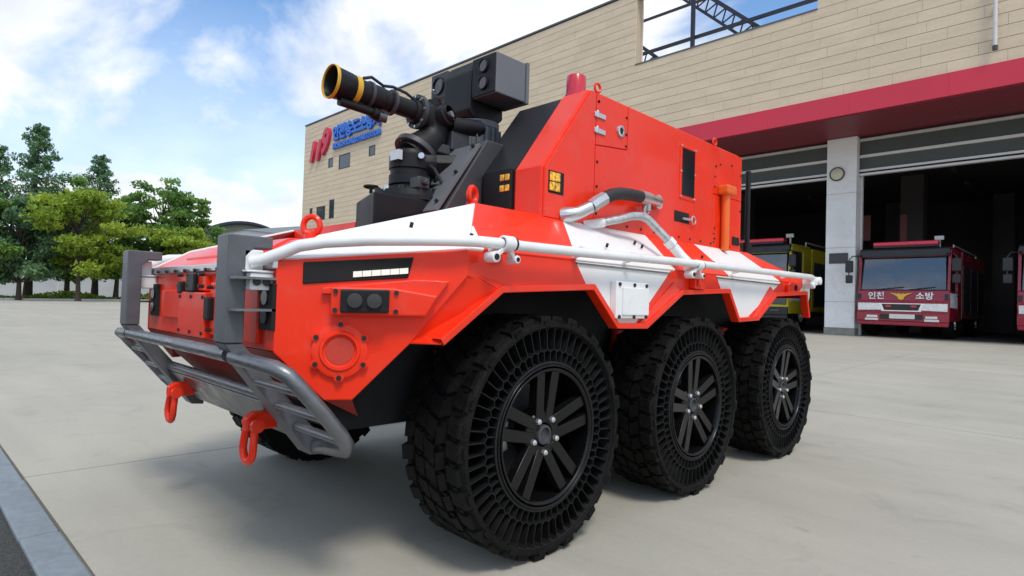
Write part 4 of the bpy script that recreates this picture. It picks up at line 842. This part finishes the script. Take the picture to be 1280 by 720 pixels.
def fire_engine(loc, rz, label, cat, paint, W=2.4, lettering=True, low=None):
    """front face at y = 0 looking towards -y, wheels on z = 0"""
    rt = empty('fire_engine', loc, None, rz); tag(rt, label, cat, 'fire engines parked in the station bays')
    h = W / 2; low = low or paint; lamp = M_head if lettering else M_glassd; pale = M_plate if lettering else M_tblk
    # cab shell with a real windscreen opening
    c = MB(); c.prism([(0.02, .55), (.0, .62), (-.02, 1.15), (.03, 1.45), (.08, 1.46), (.08, .55)], 0, -h, h); c.build('cab_front', paint, rt, bevel=.03, seg=3)
    c = MB(); c.prism([(.30, 2.48), (.20, 2.50), (.26, 2.70), (.45, 2.78), (2.0, 2.80), (2.0, 2.70), (.45, 2.68)], 0, -h + .03, h - .03); rf = c.build('cab_roof', paint, rt, bevel=.03, seg=3)
    for s in (-1, 1):
        c = MB(); x0, x1 = sorted((s * h, s * (h - .07)))
        c.prism([(.081, .55), (.081, 1.46), (.16, 1.46), (1.05, 1.42), (1.05, .9), (1.35, .9), (1.35, 1.42), (2.0, 1.42), (2.0, .55)], 0, x0, x1)
        c.prism([(.085, 1.461), (.17, 1.461), (.36, 2.66), (.26, 2.66)], 0, x0, x1); c.prism([(1.30, 1.43), (2.0, 1.43), (2.0, 2.68), (1.30, 2.68)], 0, x0, x1); c.prism([(.361, 2.55), (1.30, 2.55), (1.30, 2.68), (.361, 2.68)], 0, x0 + .002, x1 - .002)
        cs = c.build('cab_side', paint, rt, bevel=.008)
        d = MB(); d.prism([(.19, 1.49), (1.27, 1.45), (1.27, 2.53), (.36, 2.53)], 0, s * (h - .045), s * (h - .03)); d.build('side_window', M_glassd, cs)
        d = MB(); d.box((s * (h + .001), .12, .95), (s * (h + .006), 1.25, 1.38)); d.build('door_decal', M_decal, cs)
        d = MB(); d.box((s * (h + .005), 1.08, 1.30), (s * (h + .035), 1.24, 1.34)); d.build('door_handle', M_tblk, cs, bevel=.006)
        m = MB(); m.tube([(s * (h - .1), .12, 2.55), (s * (h + .12), -.14, 2.52), (s * (h + .20), -.18, 2.40), (s * (h + .20), -.18, 1.75)], .018, 8); mr = m.build('mirror_arm', M_tblk, rt)
        m = MB(); m.box((s * (h + .08), -.24, 2.0), (s * (h + .30), -.14, 2.38)); m.build('mirror', M_tblk, mr, bevel=.03); m = MB(); m.box((s * (h + .09), -.24, 1.66), (s * (h + .29), -.14, 1.92)); m.build('mirror', M_tblk, mr, bevel=.03)
        hl = MB(); hl.prism([(s * .50, .84), (s * (h - .04), .82), (s * (h - .03), 1.06), (s * .56, 1.06)], 1, -.045, .03); hl.build('headlight', lamp, rt, bevel=.015)
        fg = MB(); fg.box((s * .62, -.05, .60), (s * .92, -.02, .68)); fg.build('fog_light', lamp, rt, bevel=.01); fg = MB(); fg.box((s * .60, -.045, .52), (s * .96, -.02, .585)); fg.build('reflector', pale, rt)
        v = MB(); v.box((s * (h - .02), -.03, 1.16), (s * (h - .11), .0, 1.34)); v.build('corner_vent', M_tblk, rt)
        mk = MB(); mk.box((s * .66, .16, 2.62), (s * .90, .22, 2.70)); mk.build('marker_lamp', M_plate, rt, bevel=.01)
        for wy in (1.2, 5.2):
            t = MB(); t.lathe([(0, .22), (.0, .46), (-.03, .50), (-.26, .50), (-.29, .46), (-.29, .2)], (s * (h - .03), wy, .50), (s, 0, 0), 36); to = t.build('tyre', M_rubber, rt)
            t = MB(); t.lathe([(-.10, .001), (-.10, .09), (-.02, .11), (-.03, .16), (-.09, .19), (-.01, .27), (-.01, .29)], (s * (h - .03), wy, .50), (s, 0, 0), 28); t.build('wheel_hub', M_head, to)
    ws = MB(); ws.add([(-h + .09, .095, 1.46), (h - .09, .095, 1.46), (h - .13, .27, 2.52), (-h + .13, .27, 2.52)], [(0, 1, 2, 3)]); wo = ws.build('windscreen', M_wsc, rt, fix=False)
    g = MB(); g.tube([(-h + .09, .09, 1.46), (h - .09, .09, 1.46), (h - .13, .265, 2.53), (-h + .13, .265, 2.53)], .022, 8, closed=True); g.build('windscreen_seal', M_tblk, wo)
    for x0, x1 in ((-.75, .05), (.15, .85)):
        g = MB(); g.bar((x0, .055, 1.47), (x1, .072, 1.56), .012, .02); g.build('wiper', M_tblk, wo)
    # things behind the glass
    i = MB(); i.box((-h + .1, .13, 1.28), (h - .1, .60, 1.44)); i.build('dashboard', M_seat, rt)
    i = MB(); i.box((-h + .1, 1.20, 1.0), (h - .1, 1.29, 2.66)); i.build('cab_bulkhead', M_seat, rt)
    for sx in (-.62, .62):
        i = MB(); i.box((sx - .26, .85, 1.0), (sx + .26, 1.15, 2.05)); i.box((sx - .13, .90, 2.08), (sx + .13, 1.10, 2.28)); i.build('seat', M_tblk, rt, bevel=.04)
    i = MB(); i.tube(circ((.62, .45, 1.62), .22, 18, 1), .02, 8, closed=True); i.build('steering_wheel', M_tblk, rt)
    i = MB(); i.lathe([(0, .16), (.06, .15), (.12, .10), (.14, .01)], (-.55, .30, 1.445), (0, 0, 1), 16); i.build('cap', M_capb, rt)
    i = MB(); i.box((.0, .2, 1.445), (.36, .42, 1.53)); i.build('papers', M_decal, rt)
    # lower front: grille, bumper, plate
    g = MB(); g.prism([(-.52, .80), (.52, .80), (.60, 1.06), (-.60, 1.06)], 1, -.035, .03); go = g.build('grille', M_chrome, rt, bevel=.01)
    g = MB(); g.prism([(-.44, .84), (.44, .84), (.51, 1.03), (-.51, 1.03)], 1, -.05, -.036); g.build('grille_mouth', M_tblk, go)
    for s in (-1, 1): g = MB(); g.box((s * .26, -.06, .94), (s * .40, -.051, .99)); g.build('grille_strobe', M_bar, go)
    g = MB(); g.prism([(-h, .50), (h, .50), (h, .76), (.52, .76), (.46, .79), (-.46, .79), (-.52, .76), (-h, .76)], 1, -.08 + .05, .06); g.prism([(-h + .02, .38), (h - .02, .38), (h, .499), (-h, .499)], 1, -.01, .06); bo = g.build('bumper', low, rt, bevel=.02)
    g = MB(); g.box((-.56, -.034, .56), (.56, -.025, .72)); g.build('bumper_mouth', M_tblk, bo); g = MB(); g.box((-.30, -.05, .585), (.36, -.036, .72)); np_ = g.build('number_plate', M_plate, bo)
    if lettering:
        r9 = (R_(90), 0, 0)
        text('lettering', '인천', .235, M_letw, rt, (-.66, -.035, 1.27), r9, .008, 1.05, 0, .006); text('lettering', '소방', .235, M_letw, rt, (.60, -.035, 1.27), r9, .008, 1.05, 0, .006)
        e = MB(); e.prism([(0, 1.16), (.06, 1.18), (.09, 1.25), (.15, 1.30), (.30, 1.37), (.18, 1.36), (.10, 1.34), (.05, 1.36), (0, 1.33), (-.05, 1.36), (-.10, 1.34), (-.18, 1.36), (-.30, 1.37), (-.15, 1.30), (-.09, 1.25), (-.06, 1.18)], 1, -.04, -.022); e.build('eagle_emblem', M_gold, rt)
    # visor, light bar, roof gear
    g = MB(); g.prism([(.10, 2.50), (.20, 2.50), (.30, 2.72), (.20, 2.76), (.14, 2.70)], 0, -h + .02, h - .02); g.build('sun_visor', M_tblk, rt, bevel=.01)
    g = MB(); g.box((-.85, .35, 2.80), (.85, .62, 2.85)); lb = g.build('light_bar_base', M_tblk, rt)
    g = MB(); g.box((-.86, .34, 2.851), (.86, .63, 2.98)); g.build('light_bar', M_bar, lb, bevel=.03)
    # body behind the cab
    b = MB(); b.box((-h, 2.12, .62), (h, 6.9, 2.75)); bo = b.build('rear_body', paint, rt, bevel=.02)
    b = MB(); b.box((-h + .15, 2.0, .45), (h - .15, 7.0, .60)); b.build('chassis', M_tblk, rt)
    for s in (-1, 1):
        for k in range(3):
            b = MB(); b.box((s * (h + .001), 2.3 + k * 1.5, .8), (s * (h + .012), 3.65 + k * 1.5, 2.3)); b.build('locker_shutter', M_charc, bo)  # dark tone puts the bay interior's dimness into the shutter colour
        b = MB(); b.tube([(s * (h - .25), 2.2, 2.76), (s * (h - .25), 2.2, 2.98), (s * (h - .25), 6.8, 2.98), (s * (h - .25), 6.8, 2.76)], .025, 8); b.build('roof_rail', M_alu, bo)
    b = MB(); b.cyl((h - .5, 1.5, 2.8), (h - .5, 1.5, 3.15), .03, 8); b.box((h - .62, 1.42, 3.1), (h - .38, 1.5, 3.22)); b.build('search_lamp', M_alu, rt)
    return rt
fire_engine((-4.41, 21.2, .2), 0, 'deep red fire engine with gold emblem parked beside the grey pillar', 'fire engine', M_tred)
fire_engine((-.53, 21.45, .2), 0, 'red fire engine cut off by the right edge of the picture', 'fire engine', M_tred)
_y = fire_engine((-9.31, 21.9, .2), 0, 'yellow fire engine with red light bar behind the robot', 'fire engine', M_tyel, W=2.3, lettering=False, low=M_tblk); _y.scale = (1.14, 1.14, 1.14)

# ================================================================== TREES AND THE FAR SIDE OF THE YARD
def leaf_mat(name, base, dark):
    m = bpy.data.materials.new(name); m.use_nodes = True; nt = m.node_tree; N = nt.nodes.new; L = nt.links.new
    b = nt.nodes['Principled BSDF']; b.inputs['Roughness'].default_value = .6; b.inputs['Specular IOR Level'].default_value = .3
    at = N('ShaderNodeAttribute'); at.attribute_type = 'GEOMETRY'; at.attribute_name = 'tone'
    mx = N('ShaderNodeMix'); mx.data_type = 'RGBA'; L(at.outputs['Fac'], mx.inputs[0]); mx.inputs[6].default_value = (*dark, 1); mx.inputs[7].default_value = (*base, 1); L(mx.outputs[2], b.inputs['Base Color'])
    tl = N('ShaderNodeBsdfTranslucent'); L(mx.outputs[2], tl.inputs[0]); ms = N('ShaderNodeMixShader'); ms.inputs[0].default_value = .45
    L(b.outputs[0], ms.inputs[1]); L(tl.outputs[0], ms.inputs[2]); L(ms.outputs[0], nt.nodes['Material Output'].inputs[0]); return m
M_leafY = leaf_mat('yellow green leaves', (0.42, 0.53, 0.07), (0.19, 0.30, 0.04))
M_leafG = leaf_mat('mid green leaves', (0.24, 0.41, 0.09), (0.10, 0.21, 0.05))
M_leafB = leaf_mat('blue green needles', (0.21, 0.35, 0.17), (0.10, 0.20, 0.10))
M_bark = mat('grey brown bark', (0.075, 0.058, 0.045), 0.9, var=.3, scale=5)
def tree(name, label, loc, h, kind, rx, seed, m, base=.25, group='trees along the far edge of the yard'):
    rnd = random.Random(seed); rt = empty(name, loc); tag(rt, label, 'tree', group)
    tr = MB(); lean = (rnd.uniform(-.03, .03), rnd.uniform(-.03, .03)); th = h * (.95 if kind == 'cone' else .72)
    pts = [(lean[0] * h * t + math.sin(t * 5 + seed) * .06, lean[1] * h * t, th * t - .15 * (t == 0)) for t in [i / 7 for i in range(8)]]
    r0 = .018 * h + .03
    tr.tube(pts, [r0 * (1.25 if i == 0 else 1) * (1 - .85 * i / 7) + .01 for i in range(8)], 8)
    pads = []
    if kind == 'cone':
        n = int(h * 6.0)
        for i in range(n):
            t = base + (1 - base) * (i + rnd.random() * .6) / n; z = h * t; a = i * 2.399 + rnd.uniform(-.5, .5)
            R = rx * ((1 - t) ** .75 + .05) * rnd.uniform(.4, 1.25); c = Vector((lean[0] * z, lean[1] * z, z)); e = c + Vector((math.cos(a) * R, math.sin(a) * R, rnd.uniform(.1, .5) * R))
            tr.tube([c, (c + e) / 2 + Vector((0, 0, .05 * R)), e], [.04 * (1 - t) + .02, .025, .008], 5, False)
            for q in (.35, .62, .88, 1.0): pads.append((c.lerp(e, q) + Vector((rnd.uniform(-.2, .2), rnd.uniform(-.2, .2), rnd.uniform(-.25, .25))), .27 * R * (1.12 - q * .45) + .12, .85))
    else:
        n = int(14 + rx * 7)
        for i in range(n):
            t = base + (.97 - base) * rnd.random(); a = i * 2.399 + rnd.uniform(-.5, .5)
            prof = math.sqrt(max(.02, 1 - ((t - .58) / .46) ** 2)); R = rx * prof * rnd.uniform(.45, 1.08)
            b0 = Vector((0, 0, h * max(base * .8, t - .28))); e = Vector((math.cos(a) * R, math.sin(a) * R, h * t)); b0.x, b0.y = lean[0] * b0.z, lean[1] * b0.z
            mid = b0.lerp(e, .55) + Vector((rnd.uniform(-.2, .2), rnd.uniform(-.2, .2), -.04 * h * rnd.random()))
            tr.tube([b0, mid, e], [r0 * .38, r0 * .2, .012], 5, False)
            flat = .42 if kind == 'pad' else .62
            pads.append((e, rx * rnd.uniform(.20, .36), flat))
            for q in range(2): pads.append((mid.lerp(e, rnd.uniform(.1, .8)) + Vector((rnd.uniform(-.35, .35), rnd.uniform(-.35, .35), rnd.uniform(-.1, .3))) * rx * .5, rx * rnd.uniform(.16, .28), flat))
    tr.build('trunk', M_bark, rt, fix=False)
    vs = []; fs = []; tone = []
    lsz = .15 if kind != 'cone' else .10
    for c, R, fl in pads:
        k = int((42 + 95 * R) * (.50 if kind == 'cone' else .85)); bt = rnd.random()
        for _ in range(k):
            d = Vector((rnd.gauss(0, 1), rnd.gauss(0, 1), rnd.gauss(0, 1))); d.normalize(); d *= R * rnd.random() ** .45
            p = c + Vector((d.x, d.y, d.z * fl)); s = lsz * rnd.uniform(.6, 1.5)
            nrm = Vector((rnd.gauss(0, .6), rnd.gauss(0, .6), rnd.gauss(.55, .5))).normalized(); u = nrm.cross(Vector((rnd.random() - .5, rnd.random() - .5, .1))).normalized(); v = nrm.cross(u)
            i0 = len(vs); vs += [p - u * s, p - v * s * .55, p + u * s, p + v * s * .55]; fs.append((i0, i0 + 1, i0 + 2, i0 + 3)); tone.append(min(1, max(0, bt * .6 + rnd.random() * .4)))
    me = bpy.data.meshes.new('crown'); me.from_pydata(vs, [], fs); me.materials.append(m); at = me.attributes.new('tone', 'FLOAT', 'FACE'); at.data.foreach_set('value', tone)
    o = bpy.data.objects.new('crown', me); COL.objects.link(o); o.parent = rt
    return rt
T_ = [('conifer_tree', 'tall blue green conifer with a pointed top, tallest of the tree row', (-60, 6.2), 13.9, 'cone', 3.9, 1, M_leafB, .14),
      ('conifer_tree', 'blue green conifer cut by the left edge of the picture', (-58.5, 3.4), 11.4, 'cone', 3.9, 2, M_leafB, .12),
      ('conifer_tree', 'slender conifer rising behind the yellow green tree', (-64, 11.3), 12.9, 'cone', 3.3, 3, M_leafB, .16),
      ('broadleaf_tree', 'spreading yellow green tree in front of the tree row', (-55, 8.7), 8.2, 'pad', 3.5, 4, M_leafY, .28),
      ('broadleaf_tree', 'bushy mid green tree beside the slender conifer', (-59, 11.9), 9.4, 'pad', 2.8, 5, M_leafG, .24),
      ('broadleaf_tree', 'tall rounded green tree at the right end of the row', (-60, 15.2), 11.2, 'pad', 3.1, 6, M_leafG, .22),
      ('broadleaf_tree', 'green tree with separate leaf pads leaning out right', (-61, 18.0), 10.2, 'pad', 2.3, 7, M_leafG, .36),
      ('broadleaf_tree', 'low yellow green tree behind the bull bar', (-56, 15.7), 6.2, 'pad', 2.9, 8, M_leafY, .22),
      ('broadleaf_tree', 'low dark tree under the tall pointed conifer', (-57, 5.4), 7.6, 'round', 2.9, 9, M_leafB, .22),
      ('broadleaf_tree', 'green tree filling the gap behind the yellow green tree', (-62, 9.0), 10.3, 'round', 3.0, 10, M_leafG, .2),
      ('broadleaf_tree', 'dark green bush tree beside the distant domed roof', (-63, 19.9), 7.4, 'round', 2.9, 12, M_leafG, .1),
      ('broadleaf_tree', 'mid green tree under the conifer at the left picture edge', (-57, 2.6), 7.8, 'pad', 3.0, 14, M_leafG, .2)]
for nm, lb, (x, y), h, kd, rx, sd, m, bs in T_: tree(nm, lb, (x, y, ground_h(y) - .02), h, kd, rx, sd, m, bs)

def hedge():
    rnd = random.Random(21); vs = []; fs = []; tone = []
    for i in range(9000):
        y = rnd.uniform(-4, 30); x = -58 - rnd.random() * 4; z = ground_h(y) + rnd.random() ** 1.4 * (.45 + .25 * math.sin(y * .9)); s = rnd.uniform(.08, .2)
        n = Vector((rnd.gauss(0, 1), rnd.gauss(0, 1), rnd.gauss(.4, 1))).normalized(); u = n.cross(Vector((rnd.random(), .3, .2))).normalized(); v = n.cross(u); p = Vector((x, y, z)); k = len(vs)
        vs += [p - u * s, p - v * s * .5, p + u * s, p + v * s * .5]; fs.append((k, k + 1, k + 2, k + 3)); tone.append(rnd.random())
    me = bpy.data.meshes.new('ground_cover'); me.from_pydata(vs, [], fs); me.materials.append(M_leafY); at = me.attributes.new('tone', 'FLOAT', 'FACE'); at.data.foreach_set('value', tone)
    o = bpy.data.objects.new('ground_cover', me); COL.objects.link(o); tag(o, 'low green planting under the far trees', 'plants', kind='stuff')
    v = MB().add([(-57.5, -8, ground_h(0) + .0), (-57.5, 5.83, 0), (-57.5, 19.2, .2), (-57.5, 40, .2), (-66, 40, .2), (-66, 19.2, .2), (-66, 5.83, 0), (-66, -8, 0)], [(0, 1, 6, 7), (1, 2, 5, 6), (2, 3, 4, 5)])
    o = v.build('planting_bed', M_soil, fix=False); tag(o, kind='structure')
    k = MB()
    for a, b in ((-8, 5.83), (5.83, 19.2), (19.2, 40)):
        za, zb = ground_h(a), ground_h(b); k.add([(-57.4, a, za - .05), (-57.4, b, zb - .05), (-57.4, b, zb + .13), (-57.4, a, za + .13), (-57.65, a, za + .13), (-57.65, b, zb + .13)], [(0, 1, 2, 3), (3, 2, 5, 4)])
    o = k.build('bed_kerb', M_gran, fix=False); tag(o, kind='structure')
hedge()
M_fence = mat('pale grey boundary wall', (0.42, 0.44, 0.46), 0.8, var=.12, scale=.4)
M_pale = mat('white far building', (0.66, 0.68, 0.70), 0.8, var=.06)
M_slate = mat('grey metal roof', (0.28, 0.31, 0.34), 0.6, var=.1)
M_grassroof = mat('grassy dome', (0.085, 0.095, 0.07), 0.9, var=.4, scale=.25, bump=.4, bscale=2)
w = empty('boundary_wall', (-74, 10, 0)); tag(w, 'long pale grey boundary wall seen behind the tree trunks', 'wall')
for k in range(16):
    MB().box((0, -40 + k * 5 + .03, 0), (.25, -35 + k * 5 - .03, 2.3)).build('wall_panel', M_fence, w, fix=False)
MB().box((-.06, -40, 2.305), (.31, 40, 2.42)).build('coping', M_slate, w)
fb = empty('far_building', (-92, -3, 0)); tag(fb, 'white low building glimpsed behind the leftmost trees', 'building')
MB().box((-6, -5, 0), (6, 5.5, 5.4)).build('wall', M_pale, fb); MB().box((-6.2, -5.2, 5.405), (6.2, 5.7, 5.8)).build('roof', M_slate, fb)
for k in range(5): MB().box((6.005, -4.2 + k * 1.9, 2.8), (6.04, -3.0 + k * 1.9, 4.3)).build('window', M_pane, fb)
dm = empty('domed_building', (-122, 43, -.9)); tag(dm, 'distant building with a low dark domed roof right of the trees', 'building')
d = MB(); n = 20; pr = []
for i in range(n + 1):
    t = i / n; pr.append((-11.5 + 23 * t, 7.5 + 7.6 * math.sin(math.pi * min(1, max(0, t))) ** .55))
d.prism([(-11.5, 0)] + pr + [(11.5, 0)], 0, -9, 9); d.build('shell', M_grassroof, dm)
e = MB(); e.tube([(9.1, a, b + .05) for a, b in pr], .32, 6); e.build('roof_edge', M_steel, dm)
sh = empty('grey_shed', (-88, 40, 0)); tag(sh, 'distant grey building with a sloping metal roof left of the station', 'building')
MB().box((-6, -9, 0), (6, 12, 9.6)).build('wall', M_pale, sh); s_ = MB(); s_.add([(-6.5, -9.5, 9.6), (6.5, -9.5, 9.6), (6.5, 12.5, 13.4), (-6.5, 12.5, 13.4), (-6.5, 12.5, 9.6), (6.5, 12.5, 9.6)], [(0, 1, 2, 3), (0, 3, 4), (1, 5, 2), (2, 5, 4, 3), (0, 4, 5, 1)]); s_.build('roof', M_slate, sh)
